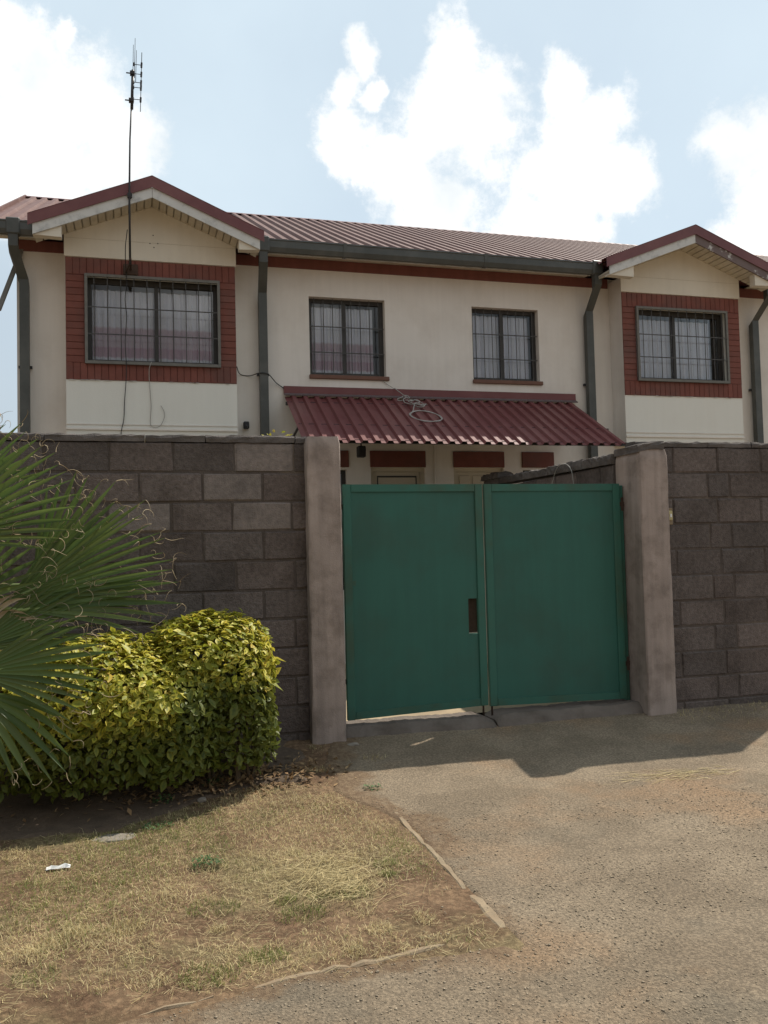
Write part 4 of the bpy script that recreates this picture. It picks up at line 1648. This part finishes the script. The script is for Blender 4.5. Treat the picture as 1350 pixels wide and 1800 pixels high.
# downpipes: out of the gutter, elbow back to the wall, then down
def downpipe(x, dx=0.0):
    o = MB()
    pts = [(x - dx, 10.635, 5.27), (x - dx, 10.635, 5.02), (x, 10.905, 4.72), (x, 10.905, .05)]
    w = .052
    rings = []
    for i, p in enumerate(pts):
        zc = [0, -.012, .012, 0][i]
        for sx, sy in ((-1, -1), (1, -1), (1, 1), (-1, 1)):
            o.v.append((p[0] + sx * w, p[1] + sy * w * .85, p[2] + (-sy * .03 if i in (1, 2) else 0)))
    for i in range(3):
        for j in range(4):
            a, b = i * 4 + j, i * 4 + (j + 1) % 4
            o.f.append((a, b, b + 4, a + 4))
    o.f += [(0, 1, 2, 3), (12, 13, 14, 15)]
    p = o.build('downpipe', GUTTER, house)
    MB().cbox(x - dx - .075, x - dx + .075, 10.575, 10.70, 5.185, 5.375, .012).build('outlet_box', GUTTER, p)
    MB().box(x - .075, x + .075, 10.948, 10.985, 3.72, 3.75).build('pipe_clip', DARKM, p)


for x, dx in ((-1.195, .085), (1.585, .02), (6.135, 0), (8.86, -.06)):
    downpipe(x, dx)
# brace under the left verge
MB().bar((-1.215, 11.02, 5.20), (-1.46, 10.80, 4.36), .032, 4).build('verge_brace', BARF, house)
# four plugged screw holes in the left gable
for x, z in ((.262, 5.30), (.225, 5.20), (.315, 5.205), (.27, 5.155)):
    MB().bar((x, YB - .026, z), (x, YB - .020, z), .007, 8).build('wall_plug', DARKM, house)
MB().cbox(1.33, 1.40, 10.94, 11.0, 3.05, 3.14, .01).bar((1.37, 10.95, 3.08), (1.34, 10.87, 3.06), .022, 8).build('outside_lamp', DARKM, house)
MB().cbox(2.69, 2.79, 10.55, 10.65, 2.66, 2.80, .01).bar((2.74, 10.6, 2.80), (2.74, 10.6, 2.95), .01).build('porch_lamp', DARKM, house)

# ------------------------------------------------------------------ aerial
ant = empty('tv_aerial', (0, 10.6, 4.85), 'tall thin television aerial mast rising past the gable above the bay window', 'aerial')
MB().tube([(-.004, 10.235, 4.80), (-.004, 10.235, 5.60), (.010, 10.23, 6.25), (.034, 10.23, 6.70)], [.014, .0125, .010, .0095], 8).build('mast', DARKM, ant, smooth=True)
MB().tube([(.034, 10.23, 6.60), (.050, 10.23, 7.06)], [.018, .016], 8).build('boom', DARKM, ant, smooth=True)
MB().cbox(-.085, .085, 10.618, 10.648, 4.80, 4.93, .008).bar((0, 10.62, 4.86), (0, 10.22, 4.86), .014).bar((-.05, 10.62, 4.83), (-.004, 10.235, 4.815), .01).build('wall_bracket', RUST, ant)
MB().bar((0, 10.35, 5.60), (0, 10.22, 5.60), .03, 8).build('clamp', DARKM, ant)
for z, x in ((7.02, .046), (6.70, .03)):
    MB().bar((x - .07, 10.23, z), (x + .03, 10.23, z), .008, 6).cbox(x - .028, x + .028, 10.20, 10.26, z - .02, z + .02, .004).build('clamp', DARKM, ant)
rodx = lambda z: .136 + (z - 6.8) * .035
for z in (6.72, 6.86, 6.92, 7.02, 7.13):
    e = MB()
    e.bar((.05 + (z - 6.9) * .03, 10.23, z), (rodx(z), 10.23, z), .0045, 6)
    e.bar((rodx(z) - .002, 10.23, z - .03), (rodx(z) + .002, 10.23, z + .03), .011, 6)
    e.bar((.058 + (z - 6.9) * .03, 10.23, z - .02), (.058 + (z - 6.9) * .03, 10.23, z + .02), .008, 6)
    e.build('element', DARKM, ant)
MB().tube([(rodx(6.58), 10.23, 6.58), (rodx(7.28), 10.23, 7.28)], .004, 6).build('director_rod', DARKM, ant)
for dx, za, zb_ in ((.0, 7.0, 7.36), (.018, 7.0, 7.44), (.03, 6.95, 7.30)):
    MB().bar((.050 + dx, 10.28 + dx * .4, za), (.060 + dx * 1.15, 10.23, zb_), .004, 6, .0025).build('whip', DARKM, ant)


# ------------------------------------------------------------------ cables
def wire(name, pts, r, material, label, sub=5, closed=False):
    # catmull-rom through the points
    P = [Vector(p) for p in pts]
    out = []
    for i in range(len(P) - 1):
        p0, p1, p2, p3 = P[max(i - 1, 0)], P[i], P[i + 1], P[min(i + 2, len(P) - 1)]
        for k in range(sub):
            t = k / sub
            out.append(.5 * ((2 * p1) + (-p0 + p2) * t + (2 * p0 - 5 * p1 + 4 * p2 - p3) * t * t + (-p0 + 3 * p1 - 3 * p2 + p3) * t ** 3))
    out.append(P[-1])
    return tag(MB().tube(out, r, 5).build(name, material, smooth=True), label, 'cable')


wire('cable', [(-.03, 10.24, 5.2), (-.055, 10.28, 4.98), (-.05, 10.60, 4.80), (-.045, 10.60, 4.68), (-.065, 10.605, 4.50), (-.05, 10.61, 4.3), (-.07, 10.605, 4.0), (-.06, 10.61, 3.74), (-.065, 10.635, 3.55), (-.085, 10.655, 3.3), (-.095, 10.655, 3.1), (-.13, 10.65, 2.9), (-.14, 10.66, 2.5)],
     .005, CABLEB, 'black aerial lead hanging down over the bay window and the plaster below')
wire('cable', [(.225, 10.60, 3.77), (.20, 10.60, 3.70), (.195, 10.63, 3.6), (.205, 10.655, 3.45), (.215, 10.655, 3.25), (.205, 10.655, 3.05), (.25, 10.65, 3.005), (.32, 10.65, 3.03), (.365, 10.65, 3.13), (.36, 10.65, 3.20), (.325, 10.65, 3.265)],
     .0042, CABLEW, 'pale loose cable hooking up below the sill of the bay window')
wire('cable', [(1.225, 10.68, 3.77), (1.30, 10.97, 3.735), (1.42, 10.98, 3.72), (1.53, 10.86, 3.735), (1.64, 10.86, 3.72), (1.75, 10.97, 3.64), (1.86, 10.975, 3.565), (1.95, 10.975, 3.50)],
     .006, CABLEB, 'black cable sagging from the brick panel past the downpipe to the awning')
wire('cable', [(3.12, 10.985, 3.735), (3.22, 10.985, 3.66), (3.30, 10.95, 3.60)], .004, CABLEW, 'thin grey wire from the window sill down to the coil on the awning')


def coil():
    zt, yt, yl, zl = 3.468, YF - .02, 9.36, 2.68
    on = lambda x, y: (x, y, zt + (zl - zt) * (yt - y) / (yt - yl) + .045)
    pts = []
    for k in range(46):
        a = k * .62
        r = .10 + .035 * math.sin(k * 1.7)
        cy, cx = 10.78 - .006 * k, 3.36 + .004 * k
        x, y = cx + r * .75 * math.cos(a), cy + r * .9 * math.sin(a)
        p = on(x, y)
        pts.append((p[0], p[1], p[2] + .02 * math.sin(k) + .03))
    for k in range(34):
        a = 2.2 + k * .40
        rx_, ry_ = .19 + .010 * math.sin(k * .9), .20 + .012 * math.cos(k * 1.3)
        pts.append(on(3.46 + rx_ * math.cos(a), 10.18 + ry_ * math.sin(a)))
    wire('cable', [(3.30, 10.95, 3.61)] + pts, .006, CABLEW, 'tangled pale cable coil lying on the red awning', 3)


coil()
wire('wire', [(4.20, 8.4, 2.05), (4.22, 8.35, 2.18), (4.20, 8.2, 2.30), (4.19, 8.0, 2.31), (4.20, 7.9, 2.22), (4.21, 7.88, 2.0)], .004, CABLEW, 'bent pale wire looping off the dividing wall above the gate')


# ------------------------------------------------------------------ hedge
def leaf_proto():
    # length along +y, folded along midrib, 6 tris
    v = [(0, 0, 0), (.20, .28, .05), (.25, .55, .06), (0, 1.0, -.06), (-.25, .55, .06), (-.20, .28, .05), (0, .5, -.01)]
    f = [(0, 1, 6), (1, 2, 6), (2, 3, 6), (3, 4, 6), (4, 5, 6), (5, 0, 6)]
    mar = [.35, .75, .8, .7, .8, .75, 0.0]
    return np.array(v, float), f, mar


def rot_frames(nrm, roll_):
    """rotation matrices with local z along nrm and random roll"""
    n = nrm / np.linalg.norm(nrm, axis=1, keepdims=True)
    ref = np.where(np.abs(n[:, 2:3]) < .95, np.array([[0, 0, 1.]]), np.array([[1., 0, 0]]))
    t = np.cross(ref, n)
    t /= np.linalg.norm(t, axis=1, keepdims=True)
    b = np.cross(n, t)
    c, s = np.cos(roll_)[:, None], np.sin(roll_)[:, None]
    x = t * c + b * s
    y = -t * s + b * c
    return np.stack([x, y, n], -1)      # columns


def hedge():
    h = empty('hedge', (.1, 6.3, -.08), 'clipped bush with yellow and green variegated leaves in front of the block wall', 'hedge')
    lobes = [  # centre, half sizes, exponent, bottom
        ((.535, 6.30, .50), (.405, .43, .58), 3.2, .62),
        ((-.22, 6.16, .45), (.58, .48, .53), 2.8, .74),
        ((-.95, 6.18, .44), (.55, .46, .48), 2.8, .38),
        ((.20, 6.13, .38), (.36, .42, .46), 2.8, .32),
        ((.42, 6.72, .60), (.42, .16, .42), 2.6, .14),
    ]
    P, Nn = [], []
    for (c, s, e, wgt) in lobes:
        n = int(15000 * wgt)
        d = rng.normal(0, 1, (n, 3))
        d /= np.linalg.norm(d, axis=1, keepdims=True)
        s_ = np.array(s)
        r = (np.abs(d) ** e).sum(1) ** (-1 / e)
        bump = 1 + .16 * (fbm(d[:, 0] * 2 + d[:, 2], d[:, 1] * 2 + d[:, 2] * 1.7, 500 + int(c[0] * 10), 2.2, 3) - .5)
        depth = 1 - np.abs(rng.normal(0, .075, n))
        p = np.array(c) + d * s_ * (r * bump * depth)[:, None]
        g = np.sign(d) * np.abs(d * r[:, None]) ** (e - 1) / s_
        g = g / np.linalg.norm(g, axis=1, keepdims=True)
        P.append(p)
        Nn.append(g)
    P, Nn = np.concatenate(P), np.concatenate(Nn)
    k = (P[:, 2] > gh(P[:, 0], P[:, 1]) + .10 + .12 * fbm(P[:, 0], P[:, 1], 77, 6, 2)) & (P[:, 1] < 6.87)
    # drop those deep inside another lobe
    for (c, s, e, wgt) in lobes:
        q = (np.abs((P - np.array(c)) / np.array(s)) ** e).sum(1)
        k &= ~(q < .30)
    P, Nn = P[k], Nn[k]
    # the clipped top slopes down towards the front
    cy_, zr = 6.25, .42
    fr_ = np.clip((cy_ + .15 - P[:, 1]) / .60, 0, 1)
    up_ = np.clip((P[:, 2] - zr) / .55, 0, 1)
    P[:, 2] -= .20 * fr_ ** 1.3 * up_
    Nn[:, 1] -= .5 * np.abs(Nn[:, 2]) * fr_ * (Nn[:, 2] > 0)
    n = len(P)
    Nn /= np.linalg.norm(Nn, axis=1, keepdims=True)
    nr = Nn * .75 + rng.normal(0, .50, (n, 3)) + np.array([.1, .0, .25]) + np.clip(Nn[:, 2:3], 0, 1) * np.array([[.2, .1, .8]])
    R = rot_frames(nr, rng.uniform(0, 6.28, n))
    L = np.exp(rng.normal(math.log(.050), .28, n))
    v, f, mar = leaf_proto()
    # the largest-showing leaves: front of the hedge, each its own object
    score = -P[:, 1] + rng.random(n) * .3
    vis = (P[:, 0] > -.75) & (Nn[:, 1] < -.2)
    cand = np.where(vis)[0]
    own = cand[np.argsort(-score[cand])[:900]]
    own = rng.choice(own, min(290, len(own)), replace=False)
    rest = np.setdiff1d(np.arange(n), own)
    V = np.einsum('nij,kj->nki', R[rest], v) * L[rest][:, None, None] + P[rest][:, None, :]
    F = (np.array(f)[None] + (np.arange(len(rest)) * len(v))[:, None, None]).reshape(-1, 3)
    me = np_mesh('foliage', V.reshape(-1, 3), F, HLEAF)
    at = me.attributes.new('margin', 'FLOAT', 'POINT')
    at.data.foreach_set('value', np.tile(np.array(mar, np.float32), len(rest)))
    # sun and shade put into leaf colour: upper leaves yellow, lower ones green
    sun_tone = np.clip((P[:, 2] - gh(P[:, 0], P[:, 1]) - .42 - .22 * (P[:, 0] > .25)) / .22 + rng.normal(0, .22, n) + .35 * (P[:, 0] > .82), .05, 1)
    ay = me.attributes.new('sun_tone', 'FLOAT', 'POINT')
    ay.data.foreach_set('value', np.repeat(sun_tone[rest], len(v)).astype(np.float32))
    tag(link('foliage', me, h), kind='stuff')
    protos = []
    for q in range(8):
        vv = v.copy()
        vv[:, 0] *= random.uniform(.85, 1.2)
        vv[:, 2] += rng.normal(0, .015, len(v))
        m2 = np_mesh('leaf', vv, np.array(f), HLEAF)
        a2 = m2.attributes.new('margin', 'FLOAT', 'POINT')
        a2.data.foreach_set('value', np.array(mar, np.float32))
        a3 = m2.attributes.new('sun_tone', 'FLOAT', 'POINT')
        a3.data.foreach_set('value', np.full(len(v), .12 if q < 4 else .9, np.float32))  # shade-coloured copies first, then sunlit-coloured ones
        protos.append(m2)
    hl = Matrix.Translation(-root_loc(h))
    for i in own:
        o = bpy.data.objects.new('leaf', random.choice(protos[4:] if sun_tone[i] > .5 else protos[:4]))
        COL.objects.link(o)
        o.parent = h
        o.matrix_parent_inverse = hl
        mm = Matrix(R[i].tolist()).to_4x4() @ Matrix.Scale(float(L[i]) * 1.08, 4)
        mm.translation = P[i]
        o.matrix_basis = mm
    # woody stems
    st = MB()
    for q in range(46):
        x = rng.uniform(-1.2, .85)
        y = rng.uniform(6.1, 6.6)
        zt = rng.uniform(.4, .8)
        st.tube([(x, y, -.12), (x + rng.uniform(-.06, .06), y - .02, zt * .5), (x + rng.uniform(-.18, .18), y + rng.uniform(-.2, .1), zt)], [.012, .009, .005], 5)
    st.build('stem', TWIG, h)


hedge()


# ------------------------------------------------------------------ fan palm
def frond(par, hub, direc, nrm, length, half, nseg, droop=.25, dead=False, width=.030, seed=0, crown=(-1.35, 5.35, .95)):
    """costapalmate blade: segments fan about direc in the plane with normal nrm"""
    rg = np.random.default_rng(seed)
    hub, a = Vector(hub), Vector(direc).normalized()
    nrm = Vector(nrm)
    nrm = (nrm - a * nrm.dot(a)).normalized()
    b = nrm.cross(a)
    mb, fib = MB(), MB()
    st = [0.03, .18, .36, .52, .68, .82, .93, 1.0]
    dth = 2 * half / nseg
    for k in range(nseg):
        th = -half + dth * (k + .5)
        ll = length * (1 - .25 * (abs(th) / half) ** 2) * rg.uniform(.93, 1.05)
        u = a * math.cos(th) + b * math.sin(th)
        s = -a * math.sin(th) + b * math.cos(th)
        dr = droop * rg.uniform(.6, 1.5)
        tw = rg.normal(0, .25)
        rows = []
        for t in st:
            r = t * ll
            w = min(r * math.tan(dth / 2) * 1.04, width * 1.18)
            if t > .45:
                w *= max(.02, 1 - ((t - .45) / .55) ** 1.25)
            fold = w * (.75 if t < .5 else .9)
            drop = dr * max(0, t - .35) ** 2 * ll
            c = hub + u * r - Vector((0, 0, drop)) + nrm * (.06 * length * t * t * math.cos(th))
            ss = s * math.cos(tw * t) + nrm * math.sin(tw * t)
            nn = nrm
            rows.append((c - ss * w + nn * fold * .5, c - nn * fold * .5, c + ss * w + nn * fold * .5))
        base = len(mb.v)
        for r3 in rows:
            mb.v += [tuple(q) for q in r3]
        for i in range(len(rows) - 1):
            q = base + i * 3
            mb.f += [(q, q + 1, q + 4, q + 3), (q + 1, q + 2, q + 5, q + 4)]
        # curling threads along the margins and tip
        tip = Vector(rows[-1][1])
        for q in range(4 if not dead else 2):
            i0 = int(rg.integers(3, len(rows)))
            p = Vector(rows[i0][1]) if q else tip
            dv = (u * rg.uniform(.1, .8) + Vector(rg.normal(0, .6, 3))).normalized()
            pts = [p]
            L = rg.uniform(.03, .085)
            curl = Vector(rg.normal(0, 1, 3))
            for w_ in range(6):
                dv = (dv + curl.cross(dv) * .35 + Vector((0, 0, -.12))).normalized()
                pts.append(pts[-1] + dv * L / 4)
            fib.tube(pts, [.0018, .0018, .0017, .0015, .0013, .001, .0007], 3, cap=False)
    me = mb.mesh('frond')
    me.materials.append(PALMD if dead else PALM)
    me.polygons.foreach_set('use_smooth', [True] * len(me.polygons))
    fr = link('frond', me, par)
    tag(fib.build('thread', PALMD, fr), kind='stuff')
    # petiole from crown to hub
    c0 = Vector(crown)
    mid = (c0 + hub) / 2 + Vector((0, 0, .12))
    pts = [c0, (c0 + mid) / 2 + Vector((0, 0, .04)), mid, (mid + hub) / 2 + Vector((0, 0, .02)), hub, hub + a * length * .22]
    MB().tube(pts, [.026, .022, .019, .016, .013, .004], 6).build('petiole', PALMD if dead else PALMP, fr, smooth=True)
    return fr


def palm():
    p = empty('fan_palm', (-1.45, 5.4, -.18), 'green fan palm with frayed thready fronds growing by the hedge', 'palm')
    MB().tube([(-1.45, 5.45, -.25), (-1.44, 5.42, .2), (-1.42, 5.40, .6), (-1.40, 5.38, .95)], [.19, .17, .16, .12], 12).build('trunk', BARK, p, smooth=True)
    cr = (-1.38, 5.36, 1.0)
    F = [
        # hub, direction, normal, length, half-angle, segments, droop, dead
        ((-.66, 5.20, 1.25), (.86, .10, .42), (.10, -1.0, .28), .93, .58, 17, .08, False, .036),
        ((-.55, 5.30, 1.33), (.50, .15, .74), (.05, -1.0, .30), .74, .50, 10, .08, False, .034),
        ((-.60, 5.16, 1.20), (1.0, .02, .06), (.0, -.75, .62), .86, .36, 8, .14, False, .030),
        ((-1.05, 5.25, 1.58), (.72, .0, .42), (.1, -1.0, .3), .84, .62, 15, .12, False, .034),
        ((-1.08, 5.40, 1.72), (.62, .1, .70), (.1, -1.0, .3), .72, .60, 14, .10, False, .034),
        ((-.80, 4.95, .90), (.90, -.05, .08), (.05, -.92, .40), .68, .60, 12, .15, False, .042),
        ((-.80, 4.92, .82), (.62, -.10, -.50), (.35, -.9, .25), .56, .50, 7, .30, False, .034),
        ((-.85, 5.10, 1.00), (.80, .1, .32), (.05, -.95, .35), .72, .42, 12, .15, False, .026),
        ((-.85, 5.2, 1.05), (.6, -.1, .35), (.2, -.9, .2), .45, 1.0, 16, .8, True, .018),
        ((-.95, 5.22, 1.22), (.70, .0, .62), (.05, -.95, .35), .56, .62, 10, .1, False, .036),
        ((-1.6, 5.0, 1.7), (-.5, -.3, .8), (.3, -.9, .3), .9, .9, 24, .2, False, .03),
        ((-1.9, 5.4, 1.4), (-1, 0, .3), (0, -.8, .6), .9, .9, 24, .25, False, .03),
        ((-1.8, 4.9, .9), (-.8, -.6, .0), (-.3, -.4, .8), .9, .9, 24, .3, False, .03),
        ((-1.3, 5.9, 1.6), (0, .7, .6), (0, -.6, .8), .9, .9, 24, .2, False, .03),
    ]
    for i, (hub, d, nm, L, ha, ns, dr, dead, w) in enumerate(F):
        frond(p, hub, d, nm, L, ha, ns, dr, dead, w, 900 + i, cr)


palm()


# ------------------------------------------------------------------ small plants, weeds, litter
def weed(x, y, r, n, label, hgt=.05, material=WEED, leafw=.5, name='weed', group='weeds in the dry verge'):
    z = float(gh(x, y))
    mb = MB()
    for k in range(n):
        a = random.uniform(0, 6.28)
        d = r * math.sqrt(random.random())
        cx, cy = x + d * math.cos(a), y + d * math.sin(a) * .8
        cz = z + .004 + hgt * random.random() * (1 - .5 * d / r)
        l = random.uniform(.014, .028)
        t = random.uniform(0, 6.28)
        el = random.uniform(-.1, .9)
        u = Vector((math.cos(t) * math.cos(el), math.sin(t) * math.cos(el), math.sin(el)))
        s = Vector((-math.sin(t), math.cos(t), random.uniform(-.3, .3)))
        c = Vector((cx, cy, cz))
        mb.poly([c, c + u * l * .5 + s * l * leafw * .5, c + u * l, c + u * l * .5 - s * l * leafw * .5])
    me = bpy.data.meshes.new(name)
    me.from_pydata(mb.v, [], mb.f)
    me.materials.append(material)
    return tag(link(name, me), label, 'weed', group)


weed(.35, 4.80, .075, 130, 'compact blue green weed alone in the middle of the dry grass', .06)
weed(.17, 5.90, .07, 70, 'pale leafed weed at the edge of the hedge shadow', .07, leafw=.7)
weed(.12, 5.50, .09, 80, 'dark low weed beside the grey slab in the grass', .03)
weed(1.53, 5.81, .07, 60, 'small green weed near the top of the kerb strip', .04)
weed(.52, 6.10, .10, 90, 'green weed among the fallen leaves under the bush', .09, leafw=.35)


def tuft(x, y, r, n, L, label, material=GRASSG, group='grass tufts on the verge'):
    rr = r * np.sqrt(rng.random(n))
    a = rng.uniform(0, 6.28, n)
    px, py = x + rr * np.cos(a), y + rr * np.sin(a) * .7
    pv = np.repeat(np.array(BL_V, float)[None], n, 0)
    bend = rng.uniform(.2, 1.2, n)
    pv[:, 2:4, 1] = (.12 * bend)[:, None]
    pv[:, 4, 1] = .5 * bend
    ln = L * .62 * rng.uniform(.4, 1.1, n)
    me = scatter_mesh('grass_tuft', pv, BL_F, np.stack([px, py, gh(px, py) - .003], -1), rng.uniform(0, 6.28, n), -np.abs(rng.normal(.3, .6, n)),
                      np.stack([rng.uniform(.0010, .0020, n), ln, ln], -1), material)
    return tag(link('grass_tuft', me), label, 'grass tuft', group)


tuft(.50, 3.72, .10, 260, .075, 'bushy green grass tuft next to the short kerb strip')
tuft(.27, 3.63, .13, 300, .07, 'spreading green grass tuft nearest the road edge')
tuft(.72, 4.08, .12, 260, .07, 'green grass tuft beside the bare red soil')
tuft(.34, 4.27, .13, 240, .06, 'thin green grass tuft in the straw above the red patch')
tuft(.86, 4.26, .08, 150, .06, 'small green grass tuft near the flattened straw')
tuft(-.22, 3.70, .16, 260, .06, 'yellow green grass tuft at the corner by the road', GRASSD)
tuft(-.30, 4.15, .10, 200, .09, 'pale dry grass tuft standing in the straw', GRASSD)
tuft(-.05, 4.18, .09, 200, .09, 'bleached dry grass tuft with long stalks', GRASSD)
tuft(1.70, 6.40, .09, 110, .085, 'orange dry grass tuft below the gate threshold', GRASSD)
tuft(1.24, 6.27, .08, 130, .08, 'green yellow grass tuft at the foot of the pillar shadow', GRASSD)

clumps = []
for q in range(26):
    cx_, cy_ = random.uniform(-.9, 1.25), random.uniform(3.65, 5.35)
    if in_bare_soil(np.array([cx_]), np.array([cy_]))[0] or float(dl(np.array([cy_]))[0]) - cx_ < .12:
        continue
    rr = .07 * np.sqrt(rng.random(170)) * rng.uniform(.6, 1.5)
    aa = rng.uniform(0, 6.28, 170)
    clumps.append(np.stack([cx_ + rr * np.cos(aa), cy_ + rr * np.sin(aa)], -1))
for mt_, cl_ in ((GRASSD, clumps[::4] + clumps[1::4] + clumps[2::4]), (GRASSG, clumps[3::4])):
    q_ = np.concatenate(cl_)
    n = len(q_)
    blades('matted_grass', np.stack([q_[:, 0], q_[:, 1], gh(q_[:, 0], q_[:, 1]) - .002], -1), rng.uniform(.025, .06, n), rng.uniform(.0007, .0014, n), mt_, 1.3)

# crumpled white paper
pz = float(gh(-.40, 5.01))
mb = MB()
prof = [(-.06, 0, .008), (-.035, .010, .02), (0, .002, .015), (.035, .010, .024), (.06, 0, .010)]
for (x, dy, z) in prof:
    for k, (yy, zz) in enumerate(((-.02, .004), (-.008, z), (.008, z * .7), (.022, .006))):
        mb.v.append((-.40 + x, 5.01 + yy + dy, pz + .012 + zz))
for i in range(4):
    for j in range(3):
        a = i * 4 + j
        mb.f.append((a, a + 1, a + 5, a + 4))
tag(mb.build('paper_scrap', PAPER), 'crumpled white paper scrap lying on the dry grass', 'litter')


def stone(x, y, s, label, material=CLOD, flat=.6):
    bm = bmesh.new()
    bmesh.ops.create_icosphere(bm, subdivisions=2, radius=1)
    for v in bm.verts:
        q = 1 + random.uniform(-.18, .18)
        v.co = Vector((v.co.x * s[0] * q, v.co.y * s[1] * q, v.co.z * s[2] * q))
        v.co += Vector((x, y, float(gh(x, y)) + s[2] * .25))
    me = bpy.data.meshes.new('stone')
    bm.to_mesh(me)
    bm.free()
    me.materials.append(material)
    return tag(link('stone', me), label, 'stone')


stone(.40, 5.87, (.035, .022, .022), 'grey stone among the fallen leaves at the hedge foot')
stone(-.12, 5.42, (.13, .07, .014), 'flat grey slab half buried in the grass by the hedge shadow')
stone(1.62, 6.72, (.05, .03, .018), 'small stone at the foot of the pillar under the gate')

# shrub behind the left wall whose tip shows over the coping
sh = empty('shrub', (1.17, 7.45, .03), 'yellow green shrub tip poking over the block wall by the awning', 'shrub')
MB().tube([(1.17, 7.45, 0), (1.15, 7.45, 1.2), (1.18, 7.43, 2.4)], [.02, .016, .008], 6).build('stem', TWIG, sh)
v, f, mar = leaf_proto()
n = 260
P = np.stack([rng.normal(1.18, .065, n), rng.normal(7.43, .07, n), rng.uniform(1.7, 2.50, n)], -1)
P[:, 0] += rng.normal(0, .12, n) * (2.5 - P[:, 2])
R = rot_frames(rng.normal(0, .6, (n, 3)) + np.array([0, -.2, .8]), rng.uniform(0, 6.28, n))
V = np.einsum('nij,kj->nki', R, v) * .045 + P[:, None, :]
me = np_mesh('foliage', V.reshape(-1, 3), (np.array(f)[None] + (np.arange(n) * len(v))[:, None, None]).reshape(-1, 3), HLEAF)
a2 = me.attributes.new('margin', 'FLOAT', 'POINT')
a2.data.foreach_set('value', np.tile(np.array(mar, np.float32), n))
a3 = me.attributes.new('sun_tone', 'FLOAT', 'POINT')
a3.data.foreach_set('value', np.full(n * len(v), .9, np.float32))
tag(link('foliage', me, sh), kind='stuff')


# feathery tree far behind the house at the left
def far_tree():
    x, y = -4.35, 25.0
    t = empty('tree', (x, y, 0), 'feathery dark tree behind the house, its twigs showing at the edge', 'tree')
    MB().tube([(x, y, 0), (x + .1, y, 2.4), (x, y, 4.6), (x + .05, y, 6.2)], [.16, .13, .08, .02], 8).build('trunk', BARK, t, smooth=True)
    br = MB()
    lf_p, lf_d = [], []
    for k in range(58):
        z = random.uniform(2.2, 6.1)
        a = random.uniform(0, 6.28)
        L = random.uniform(.6, 1.75) * (1.15 - .6 * (z - 2.2) / 4)
        p0 = Vector((x, y, z))
        d = Vector((math.cos(a), math.sin(a), .35))
        pts = [p0 + d * (L * q) + Vector((0, 0, -.25 * L * q * q)) for q in (0, .35, .7, 1)]
        br.tube(pts, [.028, .02, .012, .005], 4)
        for q in range(34):
            s = random.uniform(.25, 1.05)
            c = p0 + d * (L * s) + Vector((random.gauss(0, .06), random.gauss(0, .06), -.25 * L * s * s + random.gauss(0, .06)))
            lf_p.append(c)
            lf_d.append(Vector((random.gauss(0, 1), random.gauss(0, 1), random.gauss(.5, .8))))
    br.build('branch', BARK, t)
    n = len(lf_p)
    R = rot_frames(np.array([tuple(q) for q in lf_d]), rng.uniform(0, 6.28, n))
    v = np.array([(-.06, 0, 0), (.06, 0, 0), (.03, 1, .1), (-.03, 1, .1)], float)
    V = np.einsum('nij,kj->nki', R, v) * rng.uniform(.12, .26, n)[:, None, None] + np.array([tuple(q) for q in lf_p])[:, None, :]
    me = np_mesh('crown', V.reshape(-1, 3), np.arange(n * 4).reshape(n, 4), TREEL)
    tag(link('crown', me, t), kind='stuff')


far_tree()
